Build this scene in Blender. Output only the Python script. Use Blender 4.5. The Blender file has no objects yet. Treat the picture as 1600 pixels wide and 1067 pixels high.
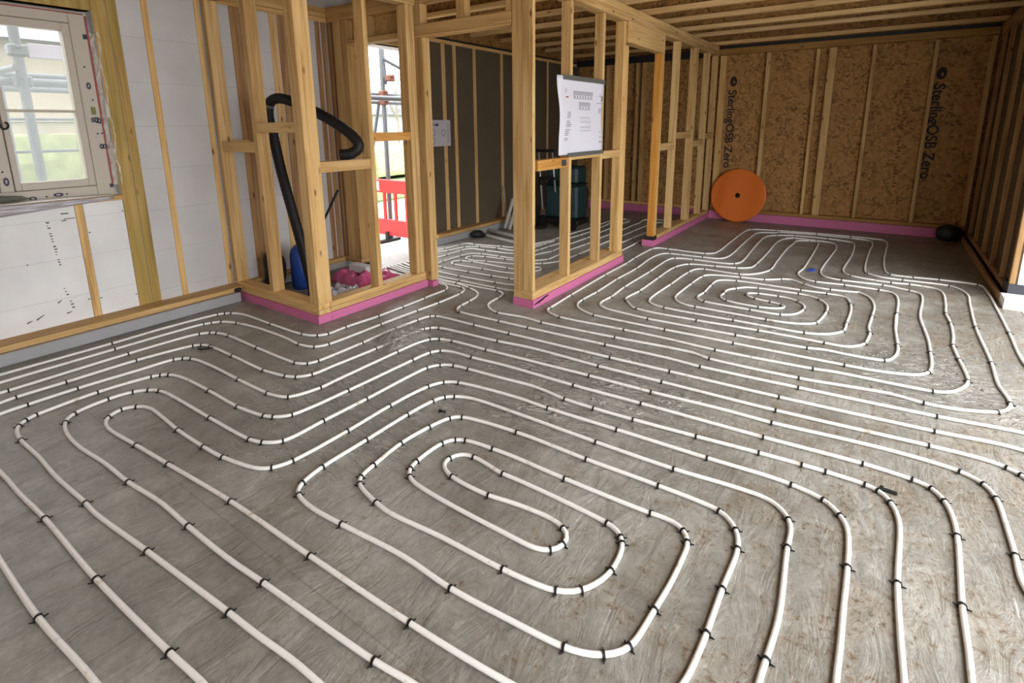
import bpy, bmesh, math, random
from mathutils import Vector, Matrix
S = bpy.context.scene
COL = S.collection
random.seed(11)

# ------------------------------------------------------------------ camera, sky, exposure
cam_data = bpy.data.cameras.new('camera')
cam = bpy.data.objects.new('camera', cam_data); COL.objects.link(cam)
cam_data.sensor_fit = 'HORIZONTAL'; cam_data.sensor_width = 36.0
cam_data.lens = 826.9 / 1600 * 36.0
cam_data.shift_y = -(533.5 - 375.2) / 1600
cam_data.clip_start = 0.02; cam_data.clip_end = 300
YAW, PITCH, ROLL = 0.6087, 0.2143, -0.0085
def cam_axes():
    a, b, c = YAW, PITCH, ROLL
    Rz = Matrix(((math.cos(a), math.sin(a), 0), (-math.sin(a), math.cos(a), 0), (0, 0, 1)))
    B = Matrix(((1, 0, 0), (0, 0, -1), (0, 1, 0)))
    Rx = Matrix(((1, 0, 0), (0, math.cos(b), -math.sin(b)), (0, math.sin(b), math.cos(b))))
    Rr = Matrix(((math.cos(c), -math.sin(c), 0), (math.sin(c), math.cos(c), 0), (0, 0, 1)))
    return Rr @ Rx @ B @ Rz
R = cam_axes()
cam.matrix_world = Matrix(((R[0][0], -R[1][0], -R[2][0], 0), (R[0][1], -R[1][1], -R[2][1], 0),
                           (R[0][2], -R[1][2], -R[2][2], 1.384), (0, 0, 0, 1)))
S.camera = cam
S.view_settings.view_transform = 'Standard'
S.view_settings.look = 'None'
S.view_settings.gamma = 1.0
S.view_settings.use_curve_mapping = False
S.view_settings.exposure = 3.3

world = bpy.data.worlds.new('overcast_sky'); S.world = world
world.use_nodes = True
wn = world.node_tree.nodes; wl = world.node_tree.links
bg = wn['Background']
tc = wn.new('ShaderNodeTexCoord'); sep = wn.new('ShaderNodeSeparateXYZ')
ramp = wn.new('ShaderNodeValToRGB')
wl.new(tc.outputs['Generated'], sep.inputs[0]); wl.new(sep.outputs['Z'], ramp.inputs[0])
ramp.color_ramp.elements[0].position = 0.0; ramp.color_ramp.elements[0].color = (0.45, 0.465, 0.48, 1)   # overcast: dull horizon, bright zenith
ramp.color_ramp.elements[1].position = 1.0; ramp.color_ramp.elements[1].color = (0.97, 0.985, 1.0, 1)
wl.new(ramp.outputs[0], bg.inputs[0]); bg.inputs[1].default_value = 1.0

# sky portals: help the sampler find the daylight through the real openings
def portal(name, loc, rot, sx, sy):
    l = bpy.data.lights.new(name, 'AREA'); l.shape = 'RECTANGLE'; l.size = sx; l.size_y = sy
    l.cycles.is_portal = True
    o = bpy.data.objects.new(name, l); COL.objects.link(o); o.location = loc; o.rotation_euler = rot
portal('portal_side_opening', (1.32, 1.9, 1.2), (0, math.radians(90), 0), 2.45, 6.9)
portal('portal_front_door', (-4.62, 3.98, 1.06), (0, math.radians(-90), 0), 2.15, 0.98)
portal('portal_window', (-4.62, 0.9, 1.5), (0, math.radians(-90), 0), 1.2, 1.1)

# ------------------------------------------------------------------ materials
def new_mat(name):
    m = bpy.data.materials.new(name); m.use_nodes = True
    nt = m.node_tree; b = nt.nodes['Principled BSDF']
    return m, nt, b
def nd(nt, t, **k):
    n = nt.nodes.new(t)
    for a, v in k.items(): setattr(n, a, v)
    return n
def plain(name, col, rough=0.6, metal=0.0, spec=0.5, trans=0.0):
    m, nt, b = new_mat(name)
    b.inputs['Base Color'].default_value = (*col, 1); b.inputs['Roughness'].default_value = rough
    b.inputs['Metallic'].default_value = metal; b.inputs['Specular IOR Level'].default_value = spec
    b.inputs['Transmission Weight'].default_value = trans
    return m
def rampnode(nt, stops):
    r = nd(nt, 'ShaderNodeValToRGB'); e = r.color_ramp.elements
    e[0].position = stops[0][0]; e[0].color = (*stops[0][1], 1)
    e[1].position = stops[-1][0]; e[1].color = (*stops[-1][1], 1)
    for p, c in stops[1:-1]:
        x = e.new(p); x.color = (*c, 1)
    return r
def mixc(nt, fac, a, b, mode='MIX'):
    m = nd(nt, 'ShaderNodeMix', data_type='RGBA', blend_type=mode)
    for sock, v in ((m.inputs[0], fac), (m.inputs[6], a), (m.inputs[7], b)):
        if isinstance(v, (int, float)): sock.default_value = v
        elif isinstance(v, tuple): sock.default_value = (*v, 1)
        else: nt.links.new(v, sock)
    return m.outputs[2]
def objcoord(nt, scale, rand=True):
    t = nd(nt, 'ShaderNodeTexCoord'); mp = nd(nt, 'ShaderNodeMapping'); mp.inputs['Scale'].default_value = scale
    nt.links.new(t.outputs['Object'], mp.inputs['Vector'])
    if rand:
        oi = nd(nt, 'ShaderNodeObjectInfo'); mu = nd(nt, 'ShaderNodeVectorMath', operation='SCALE')
        cx = nd(nt, 'ShaderNodeCombineXYZ')
        for i in range(3): nt.links.new(oi.outputs['Random'], cx.inputs[i])
        nt.links.new(cx.outputs[0], mu.inputs[0]); mu.inputs['Scale'].default_value = 37.0
        nt.links.new(mu.outputs[0], mp.inputs['Location'])
    return mp.outputs[0]
def wood(name, axis, dark, mid, light, green=0.0):
    m, nt, b = new_mat(name); L = nt.links
    sc = [22.0, 22.0, 22.0]; sc['xyz'.index(axis)] = 1.1
    v = objcoord(nt, sc)
    n1 = nd(nt, 'ShaderNodeTexNoise'); n1.inputs['Scale'].default_value = 1.5; n1.inputs['Detail'].default_value = 6
    n1.inputs['Distortion'].default_value = 0.6; L.new(v, n1.inputs['Vector'])
    r = rampnode(nt, [(0.3, dark), (0.5, mid), (0.72, light)]); L.new(n1.outputs['Fac'], r.inputs[0])
    sk = [7.0, 7.0, 7.0]; sk['xyz'.index(axis)] = 2.3
    vk = objcoord(nt, sk)
    vo = nd(nt, 'ShaderNodeTexVoronoi'); vo.inputs['Scale'].default_value = 1.6; L.new(vk, vo.inputs['Vector'])
    rk = rampnode(nt, [(0.0, (1, 1, 1)), (0.05, (1, 1, 1)), (0.13, (0, 0, 0))]); L.new(vo.outputs['Distance'], rk.inputs[0])
    c = mixc(nt, rk.outputs[0], r.outputs[0], (dark[0] * 0.4, dark[1] * 0.32, dark[2] * 0.3))
    oi = nd(nt, 'ShaderNodeObjectInfo')
    rr = rampnode(nt, [(0.0, (0.84, 0.80, 0.74)), (0.5, (1, 1, 1)), (1.0, (1.08, 1.03, 0.92))]); L.new(oi.outputs['Random'], rr.inputs[0])
    c = mixc(nt, 1.0, c, rr.outputs[0], 'MULTIPLY')
    if green:
        vg = objcoord(nt, (3, 3, 1.2)); ng = nd(nt, 'ShaderNodeTexNoise'); ng.inputs['Scale'].default_value = 1.3; L.new(vg, ng.inputs['Vector'])
        rg = rampnode(nt, [(0.42, (0, 0, 0)), (0.62, (green, green, green))]); L.new(ng.outputs['Fac'], rg.inputs[0])
        c = mixc(nt, rg.outputs[0], c, (0.22, 0.2, 0.03))
    L.new(c, b.inputs['Base Color'])
    bu = nd(nt, 'ShaderNodeBump'); bu.inputs['Strength'].default_value = 0.15; L.new(n1.outputs['Fac'], bu.inputs['Height']); L.new(bu.outputs[0], b.inputs['Normal'])
    b.inputs['Roughness'].default_value = 0.62; b.inputs['Specular IOR Level'].default_value = 0.3
    return m
WD, WM, WL_ = (0.43, 0.25, 0.085), (0.60, 0.39, 0.165), (0.70, 0.49, 0.24)
WZ = wood('timber_upright', 'z', WD, WM, WL_)
WX = wood('timber_across', 'x', WD, WM, WL_)
WY = wood('timber_along', 'y', WD, WM, WL_)
WO = wood('timber_orange', 'z', (0.42, 0.17, 0.025), (0.58, 0.27, 0.05), (0.64, 0.33, 0.08))
WOX = wood('timber_orange_across', 'x', (0.46, 0.2, 0.04), (0.60, 0.30, 0.075), (0.66, 0.36, 0.11))
WOY = wood('timber_orange_along', 'y', (0.46, 0.2, 0.04), (0.60, 0.30, 0.075), (0.66, 0.36, 0.11))
WG = wood('timber_green_treated', 'z', (0.30, 0.19, 0.05), (0.46, 0.30, 0.09), (0.55, 0.38, 0.14), 0.3)
WBY = wood('timber_shaded_along', 'y', (0.24, 0.12, 0.05), (0.34, 0.2, 0.09), (0.44, 0.28, 0.14))  # right wall plates and batten, shade put into the colour
WB = wood('timber_stained_and_shaded', 'z', (0.24, 0.12, 0.05), (0.34, 0.2, 0.09), (0.44, 0.28, 0.14))  # stained studs, and right wall studs with shade put into the colour

def osb(name, tint, scale=26.0):
    m, nt, b = new_mat(name); L = nt.links
    t = nd(nt, 'ShaderNodeTexCoord')
    nz = nd(nt, 'ShaderNodeTexNoise'); nz.inputs['Scale'].default_value = 9; L.new(t.outputs['Object'], nz.inputs['Vector'])
    mv = nd(nt, 'ShaderNodeVectorMath', operation='MULTIPLY_ADD'); L.new(nz.outputs['Color'], mv.inputs[0]); mv.inputs[1].default_value = (0.12, 0.12, 0.12); L.new(t.outputs['Object'], mv.inputs[2])
    vo = nd(nt, 'ShaderNodeTexVoronoi'); vo.inputs['Scale'].default_value = scale; L.new(mv.outputs[0], vo.inputs['Vector'])
    bw = nd(nt, 'ShaderNodeRGBToBW'); L.new(vo.outputs['Color'], bw.inputs[0])
    n2 = nd(nt, 'ShaderNodeTexNoise'); n2.inputs['Scale'].default_value = 5; n2.inputs['Detail'].default_value = 5; L.new(t.outputs['Object'], n2.inputs['Vector'])
    ad = nd(nt, 'ShaderNodeMath', operation='ADD'); L.new(bw.outputs[0], ad.inputs[0]); L.new(n2.outputs['Fac'], ad.inputs[1])
    r = rampnode(nt, [(0.45, tuple(x * 0.42 for x in tint)), (0.75, tuple(x * 0.85 for x in tint)), (1.0, tint), (1.0, tuple(min(1, x * 1.25) for x in tint))])
    sc = nd(nt, 'ShaderNodeMath', operation='MULTIPLY'); L.new(ad.outputs[0], sc.inputs[0]); sc.inputs[1].default_value = 0.85
    L.new(sc.outputs[0], r.inputs[0]); L.new(r.outputs[0], b.inputs['Base Color'])
    b.inputs['Roughness'].default_value = 0.7; b.inputs['Specular IOR Level'].default_value = 0.2
    return m
OSB = osb('osb_board', (0.40, 0.215, 0.075), 34)
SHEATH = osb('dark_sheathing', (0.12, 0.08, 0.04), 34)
OSBE = wood('board_band', 'x', (0.24, 0.125, 0.03), (0.34, 0.185, 0.05), (0.40, 0.23, 0.07))
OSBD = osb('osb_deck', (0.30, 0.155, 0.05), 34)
WJ = wood('timber_joist', 'x', (0.50, 0.32, 0.13), (0.66, 0.45, 0.21), (0.74, 0.54, 0.29))
OSBH = wood('ply_header', 'y', (0.50, 0.31, 0.11), (0.62, 0.41, 0.17), (0.70, 0.49, 0.23))

def eps(name, col, line=0.3, joints=True):
    m, nt, b = new_mat(name); L = nt.links
    t = nd(nt, 'ShaderNodeTexCoord')
    n = nd(nt, 'ShaderNodeTexNoise'); n.inputs['Scale'].default_value = 3.2; n.inputs['Detail'].default_value = 8; L.new(t.outputs['Object'], n.inputs['Vector'])
    r = rampnode(nt, [(0.3, tuple(c * 0.86 for c in col)), (0.7, col)]); L.new(n.outputs['Fac'], r.inputs[0])
    c = r.outputs[0]
    if joints:
        sp = nd(nt, 'ShaderNodeSeparateXYZ'); L.new(t.outputs['Object'], sp.inputs[0])
        f1 = nd(nt, 'ShaderNodeMath', operation='MULTIPLY_ADD'); L.new(sp.outputs['Z'], f1.inputs[0]); f1.inputs[1].default_value = 1 / line; f1.inputs[2].default_value = 0.35
        fr = nd(nt, 'ShaderNodeMath', operation='FRACT'); L.new(f1.outputs[0], fr.inputs[0])
        lt = nd(nt, 'ShaderNodeMath', operation='LESS_THAN'); L.new(fr.outputs[0], lt.inputs[0]); lt.inputs[1].default_value = 0.010
        c = mixc(nt, lt.outputs[0], c, tuple(x * 0.68 for x in col))
    L.new(c, b.inputs['Base Color'])
    vo = nd(nt, 'ShaderNodeTexVoronoi'); vo.inputs['Scale'].default_value = 170; L.new(t.outputs['Object'], vo.inputs['Vector'])
    bu = nd(nt, 'ShaderNodeBump'); bu.inputs['Strength'].default_value = 0.12; L.new(vo.outputs['Distance'], bu.inputs['Height']); L.new(bu.outputs[0], b.inputs['Normal'])
    b.inputs['Roughness'].default_value = 0.7
    return m
EPSW = eps('white_insulation', (0.57, 0.56, 0.56))
EPSB = eps('bright_white_board', (0.80, 0.80, 0.80), 0.26)
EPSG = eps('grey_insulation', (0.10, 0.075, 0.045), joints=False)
STRIPG = eps('silver_grey_foil', (0.36, 0.36, 0.37), joints=False)
STRIPG.node_tree.nodes['Principled BSDF'].inputs['Roughness'].default_value = 0.35
PINK = plain('pink_foam', (0.56, 0.15, 0.31), 0.6)
PINKF = plain('pink_film', (0.62, 0.11, 0.27), 0.3)

# floor: grey damp-proof film over insulation boards, muddy, wrinkled in places
def floor_material():
    m, nt, b = new_mat('grey_floor_film'); L = nt.links
    t = nd(nt, 'ShaderNodeTexCoord'); oc = t.outputs['Object']
    def noise(scale, detail=4, rough=0.5, dist=0.0, vec=None):
        n = nd(nt, 'ShaderNodeTexNoise'); n.inputs['Scale'].default_value = scale; n.inputs['Detail'].default_value = detail
        n.inputs['Roughness'].default_value = rough; n.inputs['Distortion'].default_value = dist; L.new(vec or oc, n.inputs['Vector'])
        return n.outputs['Fac']
    def mth(op, x, y=None, z=None):
        n = nd(nt, 'ShaderNodeMath', operation=op)
        for s, v in zip(n.inputs, (x, y, z)):
            if v is None: continue
            if isinstance(v, (int, float)): s.default_value = v
            else: L.new(v, s)
        return n.outputs[0]
    def ramp(fac, stops):
        r = rampnode(nt, stops); L.new(fac, r.inputs[0]); return r.outputs[0]
    sp = nd(nt, 'ShaderNodeSeparateXYZ'); L.new(oc, sp.inputs[0])
    # tone of the film: broad, middling and fine mottling
    broad = noise(1.6, 9, 0.66); mid = noise(7.0, 8, 0.7, 0.6); fine = noise(55, 4, 0.6)
    tone = mth('ADD', mth('MULTIPLY', broad, 0.55), mth('ADD', mth('MULTIPLY', mid, 0.30), mth('MULTIPLY', fine, 0.15)))
    c = ramp(tone, [(0.38, (0.150, 0.141, 0.120)), (0.5, (0.250, 0.239, 0.209)), (0.62, (0.38, 0.368, 0.335))])
    # mud: brown patches, denser towards the garden opening
    mr = nd(nt, 'ShaderNodeMapRange'); L.new(sp.outputs['X'], mr.inputs['Value'])
    mr.inputs['From Min'].default_value = -2.4; mr.inputs['From Max'].default_value = 0.6; mr.inputs['To Min'].default_value = -0.09; mr.inputs['To Max'].default_value = 0.085
    mudn = mth('ADD', noise(5.0, 12, 0.80, 0.7), mr.outputs[0])
    mud = ramp(mudn, [(0.52, (0, 0, 0)), (0.70, (0.52, 0.52, 0.52))])
    c = mixc(nt, mud, c, (0.185, 0.125, 0.068))
    clod = mth('MULTIPLY', ramp(noise(44, 6, 0.7), [(0.53, (0, 0, 0)), (0.62, (0.85, 0.85, 0.85))]), ramp(mudn, [(0.50, (0, 0, 0)), (0.60, (1, 1, 1))]))
    c = mixc(nt, clod, c, (0.115, 0.068, 0.032))
    # dusty pale rubs and thin scratches
    mp0 = nd(nt, 'ShaderNodeMapping'); mp0.inputs['Scale'].default_value = (26, 1.6, 1); mp0.inputs['Rotation'].default_value = (0, 0, 0.12); L.new(oc, mp0.inputs['Vector'])
    scr = ramp(noise(1.4, 3, 0.5, 0.0, mp0.outputs[0]), [(0.735, (0, 0, 0)), (0.765, (0.55, 0.55, 0.55))])
    c = mixc(nt, scr, c, (0.52, 0.50, 0.46))
    # board joints telegraphing through
    def joint(axis, pitch, off, w):
        return mth('LESS_THAN', mth('FRACT', mth('MULTIPLY_ADD', sp.outputs[axis], 1 / pitch, off)), w / pitch)
    jm = mth('MAXIMUM', joint('Y', 1.2, 0.37, 0.006), joint('X', 2.4, 0.2, 0.006))
    c = mixc(nt, mth('MULTIPLY', jm, 0.4), c, (0.13, 0.115, 0.09))
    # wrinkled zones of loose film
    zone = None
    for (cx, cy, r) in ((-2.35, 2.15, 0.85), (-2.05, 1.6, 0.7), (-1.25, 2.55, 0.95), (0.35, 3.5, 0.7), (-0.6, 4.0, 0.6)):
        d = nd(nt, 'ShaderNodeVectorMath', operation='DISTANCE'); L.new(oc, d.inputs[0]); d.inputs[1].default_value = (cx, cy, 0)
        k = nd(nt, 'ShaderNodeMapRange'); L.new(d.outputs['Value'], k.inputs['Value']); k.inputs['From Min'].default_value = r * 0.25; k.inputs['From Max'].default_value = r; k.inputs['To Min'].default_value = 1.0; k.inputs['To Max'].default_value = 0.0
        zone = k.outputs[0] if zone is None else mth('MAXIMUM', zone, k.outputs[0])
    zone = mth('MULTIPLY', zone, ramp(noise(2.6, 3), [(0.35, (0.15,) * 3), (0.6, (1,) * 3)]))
    c = mixc(nt, mth('MULTIPLY', zone, 0.5), c, (0.40, 0.385, 0.355))      # sheen of the loose folds, lightened into the base colour
    L.new(c, b.inputs['Base Color'])
    mp = nd(nt, 'ShaderNodeMapping'); mp.inputs['Scale'].default_value = (4.5, 17.0, 1.0); mp.inputs['Rotation'].default_value = (0, 0, -0.75); L.new(oc, mp.inputs['Vector'])
    wr = noise(1.0, 4, 0.55, 1.6, mp.outputs[0])
    ridge = mth('SUBTRACT', 1.0, mth('MULTIPLY', mth('ABSOLUTE', mth('SUBTRACT', wr, 0.5)), 7.0))
    ridge = mth('MAXIMUM', ridge, 0.0)
    mp2 = nd(nt, 'ShaderNodeMapping'); mp2.inputs['Scale'].default_value = (9.0, 3.2, 1.0); mp2.inputs['Rotation'].default_value = (0, 0, 0.3); L.new(oc, mp2.inputs['Vector'])
    soft = noise(1.3, 6, 0.6, 1.0, mp2.outputs[0])
    h = mth('ADD', mth('MULTIPLY', mth('MULTIPLY', ridge, zone), 1.1), mth('ADD', mth('MULTIPLY', soft, 0.5), mth('MULTIPLY', noise(24, 5, 0.6, 0.8), 0.16)))
    bu = nd(nt, 'ShaderNodeBump'); bu.inputs['Strength'].default_value = 0.8; bu.inputs['Distance'].default_value = 0.028; L.new(h, bu.inputs['Height']); L.new(bu.outputs[0], b.inputs['Normal'])
    L.new(mth('ADD', ramp(broad, [(0.25, (0.34,) * 3), (0.75, (0.5,) * 3)]), mth('MULTIPLY', zone, -0.16)), b.inputs['Roughness'])
    b.inputs['Specular IOR Level'].default_value = 0.5
    return m
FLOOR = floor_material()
def pipe_material():
    m, nt, b = new_mat('white_pipe_plastic'); L = nt.links
    t = nd(nt, 'ShaderNodeTexCoord')
    n = nd(nt, 'ShaderNodeTexNoise'); n.inputs['Scale'].default_value = 22; n.inputs['Detail'].default_value = 5; L.new(t.outputs['Object'], n.inputs['Vector'])
    r = rampnode(nt, [(0.62, (0.80, 0.79, 0.76)), (0.70, (0.66, 0.58, 0.48)), (0.74, (0.5, 0.4, 0.28))]); L.new(n.outputs['Fac'], r.inputs[0])
    L.new(r.outputs[0], b.inputs['Base Color']); b.inputs['Roughness'].default_value = 0.35
    return m
PIPE = pipe_material()
BLACK = plain('black_plastic', (0.010, 0.009, 0.009), 0.55, spec=0.3)
BLACKM = plain('black_membrane_and_shade', (0.012, 0.012, 0.014), 0.55)
WPAINT = plain('primed_white_joinery', (0.47, 0.42, 0.35), 0.5)
WHITEF = plain('white_tape_film', (0.75, 0.74, 0.70), 0.35)
REDT = plain('red_seal_tape', (0.28, 0.045, 0.04), 0.5)
INK = plain('navy_ink', (0.02, 0.022, 0.06), 0.6)
INKB = plain('black_ink', (0.02, 0.012, 0.012), 0.7)
INKG = plain('grey_ink', (0.23, 0.22, 0.25), 0.7)
INKR = plain('red_ink', (0.45, 0.06, 0.03), 0.7)
PAPER = plain('paper', (0.66, 0.65, 0.72), 0.6)
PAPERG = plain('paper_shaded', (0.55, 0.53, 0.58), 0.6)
GAFFER = plain('grey_tape', (0.105, 0.105, 0.095), 0.45)
ORANGE = plain('orange_plastic', (0.72, 0.16, 0.012), 0.45)
REDP = plain('red_barrier_plastic', (0.72, 0.012, 0.012), 0.4)
REFL = plain('reflective_white', (0.72, 0.72, 0.74), 0.3)
STEEL = plain('galvanised_steel', (0.10, 0.105, 0.11), 0.55, 0.3)
RUST = plain('rusty_coupler', (0.16, 0.06, 0.04), 0.7, 0.3)
BLUE = plain('blue_plastic', (0.012, 0.05, 0.25), 0.4)
TEAL = plain('teal_plastic', (0.005, 0.032, 0.036), 0.5)
ALU = plain('brushed_tube', (0.6, 0.6, 0.58), 0.3, 0.5)
MAROON = plain('maroon_plastic', (0.10, 0.012, 0.012), 0.5)
GREYP = plain('grey_conduit', (0.42, 0.41, 0.38), 0.5)
def film(name, alpha, col):
    m, nt, b = new_mat(name)
    tr = nd(nt, 'ShaderNodeBsdfTransparent'); mx = nd(nt, 'ShaderNodeMixShader')
    mx.inputs[0].default_value = alpha
    nt.links.new(tr.outputs[0], mx.inputs[1]); nt.links.new(b.outputs[0], mx.inputs[2])
    nt.links.new(mx.outputs[0], nt.nodes['Material Output'].inputs['Surface'])
    b.inputs['Base Color'].default_value = (*col, 1); b.inputs['Roughness'].default_value = 0.15; b.inputs['Specular IOR Level'].default_value = 0.8
    return m
GLASS = film('window_glass', 0.30, (0.60, 0.67, 0.66))
CLEARF = film('clear_plastic_film', 0.22, (0.42, 0.40, 0.37))
GREYF = film('milky_plastic_film', 0.8, (0.40, 0.37, 0.40))

def noise_ground(name, stops, scale, rough=0.9):
    m, nt, b = new_mat(name)
    t = nd(nt, 'ShaderNodeTexCoord'); n = nd(nt, 'ShaderNodeTexNoise'); n.inputs['Scale'].default_value = scale; n.inputs['Detail'].default_value = 8
    nt.links.new(t.outputs['Object'], n.inputs['Vector']); r = rampnode(nt, stops); nt.links.new(n.outputs['Fac'], r.inputs[0]); nt.links.new(r.outputs[0], b.inputs['Base Color'])
    b.inputs['Roughness'].default_value = rough
    return m
GRAVEL = noise_ground('pale_gravel', [(0.35, (0.24, 0.22, 0.20)), (0.65, (0.60, 0.57, 0.53))], 9)
GRASS = noise_ground('lawn', [(0.3, (0.06, 0.10, 0.025)), (0.7, (0.13, 0.17, 0.06))], 2.5)
RENDER = noise_ground('cream_render', [(0.3, (0.26, 0.22, 0.155)), (0.7, (0.32, 0.27, 0.20))], 2)
ROOFT = noise_ground('slate_roof', [(0.3, (0.16, 0.16, 0.17)), (0.7, (0.26, 0.26, 0.28))], 4)
CONC = noise_ground('pale_concrete', [(0.3, (0.38, 0.37, 0.36)), (0.7, (0.52, 0.51, 0.50))], 3)
HEDGE = noise_ground('hedge_leaf', [(0.3, (0.10, 0.12, 0.04)), (0.7, (0.22, 0.23, 0.10))], 5)
BARK = plain('bare_twig', (0.22, 0.18, 0.14), 0.8)

# ------------------------------------------------------------------ geometry helpers
def prim_box(bm, x0, x1, y0, y1, z0, z1, bev=0.0):
    n0 = len(bm.verts)
    r = bmesh.ops.create_cube(bm, size=1.0, matrix=Matrix.Translation(((x0 + x1) / 2, (y0 + y1) / 2, (z0 + z1) / 2)) @ Matrix.Diagonal((abs(x1 - x0), abs(y1 - y0), abs(z1 - z0), 1)))
    if bev:
        es = list({e for v in r['verts'] for e in v.link_edges})
        bmesh.ops.bevel(bm, geom=es, offset=bev, segments=1, affect='EDGES', profile=0.5)
def prim_cyl(bm, p, q, r, seg=12, r2=None, caps=True):
    p = Vector(p); q = Vector(q); d = q - p
    M = Matrix.Translation((p + q) / 2) @ d.to_track_quat('Z', 'Y').to_matrix().to_4x4()
    bmesh.ops.create_cone(bm, cap_ends=caps, segments=seg, radius1=r, radius2=r if r2 is None else r2, depth=d.length, matrix=M)
def prim_tube(bm, pts, rad, seg=10, caps=True):
    pts = [Vector(p) for p in pts]; n = len(pts); rings = []
    t0 = (pts[1] - pts[0]).normalized()
    up = Vector((0, 0, 1)) if abs(t0.z) < 0.9 else Vector((1, 0, 0))
    u = t0.cross(up).normalized()
    for i, p in enumerate(pts):
        t = (pts[min(i + 1, n - 1)] - pts[max(i - 1, 0)]).normalized()
        u = (u - t * u.dot(t)).normalized(); w = t.cross(u)
        r = rad[i] if isinstance(rad, (list, tuple)) else rad
        rings.append([bm.verts.new(p + (u * math.cos(2 * math.pi * k / seg) + w * math.sin(2 * math.pi * k / seg)) * r) for k in range(seg)])
    for a, b in zip(rings, rings[1:]):
        for k in range(seg):
            f = bm.faces.new((a[k], a[(k + 1) % seg], b[(k + 1) % seg], b[k])); f.smooth = True
    if caps:
        bm.faces.new(rings[0][::-1]); bm.faces.new(rings[-1])
def prim_lathe(bm, prof, M=Matrix(), seg=32):
    rings = []
    for r, z in prof:
        rings.append([bm.verts.new(M @ Vector((r * math.cos(2 * math.pi * k / seg), r * math.sin(2 * math.pi * k / seg), z))) for k in range(seg)])
    for a, b in zip(rings, rings[1:]):
        for k in range(seg):
            f = bm.faces.new((a[k], a[(k + 1) % seg], b[(k + 1) % seg], b[k])); f.smooth = True
    bm.faces.new(rings[0][::-1]); bm.faces.new(rings[-1])
def catmull(pts, step):
    pts = [Vector(p) for p in pts]; out = []
    for i in range(len(pts) - 1):
        p0 = pts[max(i - 1, 0)]; p1 = pts[i]; p2 = pts[i + 1]; p3 = pts[min(i + 2, len(pts) - 1)]
        d = (p2 - p1).length; n = max(1, int(d / step))
        m1 = (p2 - p0) * (d / max(1e-6, (p1 - p0).length + d)) if i else (p2 - p1)
        m2 = (p3 - p1) * (d / max(1e-6, (p3 - p2).length + d)) if i < len(pts) - 2 else (p2 - p1)
        for k in range(n):
            t = k / n; t2 = t * t; t3 = t2 * t
            out.append(p1 * (2 * t3 - 3 * t2 + 1) + m1 * (t3 - 2 * t2 + t) + p2 * (3 * t2 - 2 * t3) + m2 * (t3 - t2))
    out.append(pts[-1]); return out
def add(name, bm, mat, parent=None, origin=None):
    """link bm as one object; origin = world point that becomes the object's origin"""
    bm.normal_update()
    bmesh.ops.recalc_face_normals(bm, faces=bm.faces)
    if origin is None:
        xs = [v.co for v in bm.verts]
        origin = Vector(((min(c.x for c in xs) + max(c.x for c in xs)) / 2, (min(c.y for c in xs) + max(c.y for c in xs)) / 2, min(c.z for c in xs)))
    origin = Vector(origin)
    bm.transform(Matrix.Translation(-origin))
    me = bpy.data.meshes.new(name); bm.to_mesh(me); bm.free()
    mats = mat if isinstance(mat, (list, tuple)) else [mat]
    for mm in mats: me.materials.append(mm)
    o = bpy.data.objects.new(name, me); COL.objects.link(o)
    wpos = origin
    if parent is not None:
        o.parent = parent
        o.location = wpos - world_loc(parent)
    else:
        o.location = wpos
    return o
def world_loc(o):
    v = Vector(o.location)
    while o.parent is not None:
        o = o.parent; v += Vector(o.location)
    return v
def tag(o, label, cat, group=None, kind=None):
    o['label'] = label; o['category'] = cat
    if group: o['group'] = group
    if kind: o['kind'] = kind
    return o
def empty(name, loc, label=None, cat=None, group=None):
    o = bpy.data.objects.new(name, None); COL.objects.link(o); o.location = loc; o.empty_display_size = 0.1
    if label: tag(o, label, cat, group)
    return o
def box(name, x0, x1, y0, y1, z0, z1, mat, parent=None, bev=0.0, origin=None):
    bm = bmesh.new(); prim_box(bm, x0, x1, y0, y1, z0, z1, bev); return add(name, bm, mat, parent, origin)
def boxes(name, lst, mat, parent=None, bev=0.0, origin=None):
    bm = bmesh.new()
    for l in lst: prim_box(bm, *l, bev)
    return add(name, bm, mat, parent, origin)
def struct(o): o['kind'] = 'structure'; return o
BV = 0.003

# ------------------------------------------------------------------ the setting
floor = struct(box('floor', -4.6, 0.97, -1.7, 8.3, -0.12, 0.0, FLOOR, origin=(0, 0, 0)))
ground = struct(box('ground', -40, 30, -30, 40, -0.55, -0.35, GRAVEL, origin=(0, 0, -0.35)))
patio = struct(box('trim_1', 0.97, 4.5, -4.0, 6.5, -0.35, -0.02, CONC))

TOP = 2.44
# left wall: white insulation blocks, window and front-door openings
bm = bmesh.new()
for l in ((-1.7, -0.4, 0, 2.66), (-0.4, 1.46, 0, 0.9), (-0.4, 1.46, 2.13, 2.66), (1.46, 3.5, 0, 2.66), (3.5, 4.46, 2.20, 2.66)):
    prim_box(bm, -4.6, -4.335, l[0], l[1], l[2], l[3])
wall_left = struct(add('wall_left', bm, EPSW, origin=(-4.6, -1.7, 0)))
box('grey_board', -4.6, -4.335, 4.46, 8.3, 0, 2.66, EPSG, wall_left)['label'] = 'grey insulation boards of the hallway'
box('white_board', -4.336, -4.332, -0.05, 1.184, 0.12, 0.898, EPSB, wall_left); box('white_board', -4.336, -4.332, 1.234, 1.46, 0.12, 0.898, EPSB, wall_left)
def lstud(y0, y1, z0=0.118, z1=2.31, mat=WZ, x1=-4.328):
    return box('stud', -4.41, x1, y0, y1, z0, z1, mat, wall_left, BV)
lstud(1.186, 1.232, 0.118, 0.90)
lstud(0.55, 0.595, 0.118, 0.90); lstud(-0.1, -0.055, 0.118, 0.90)
lstud(1.462, 1.545, mat=WG); lstud(1.548, 1.607, mat=WG)
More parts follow.
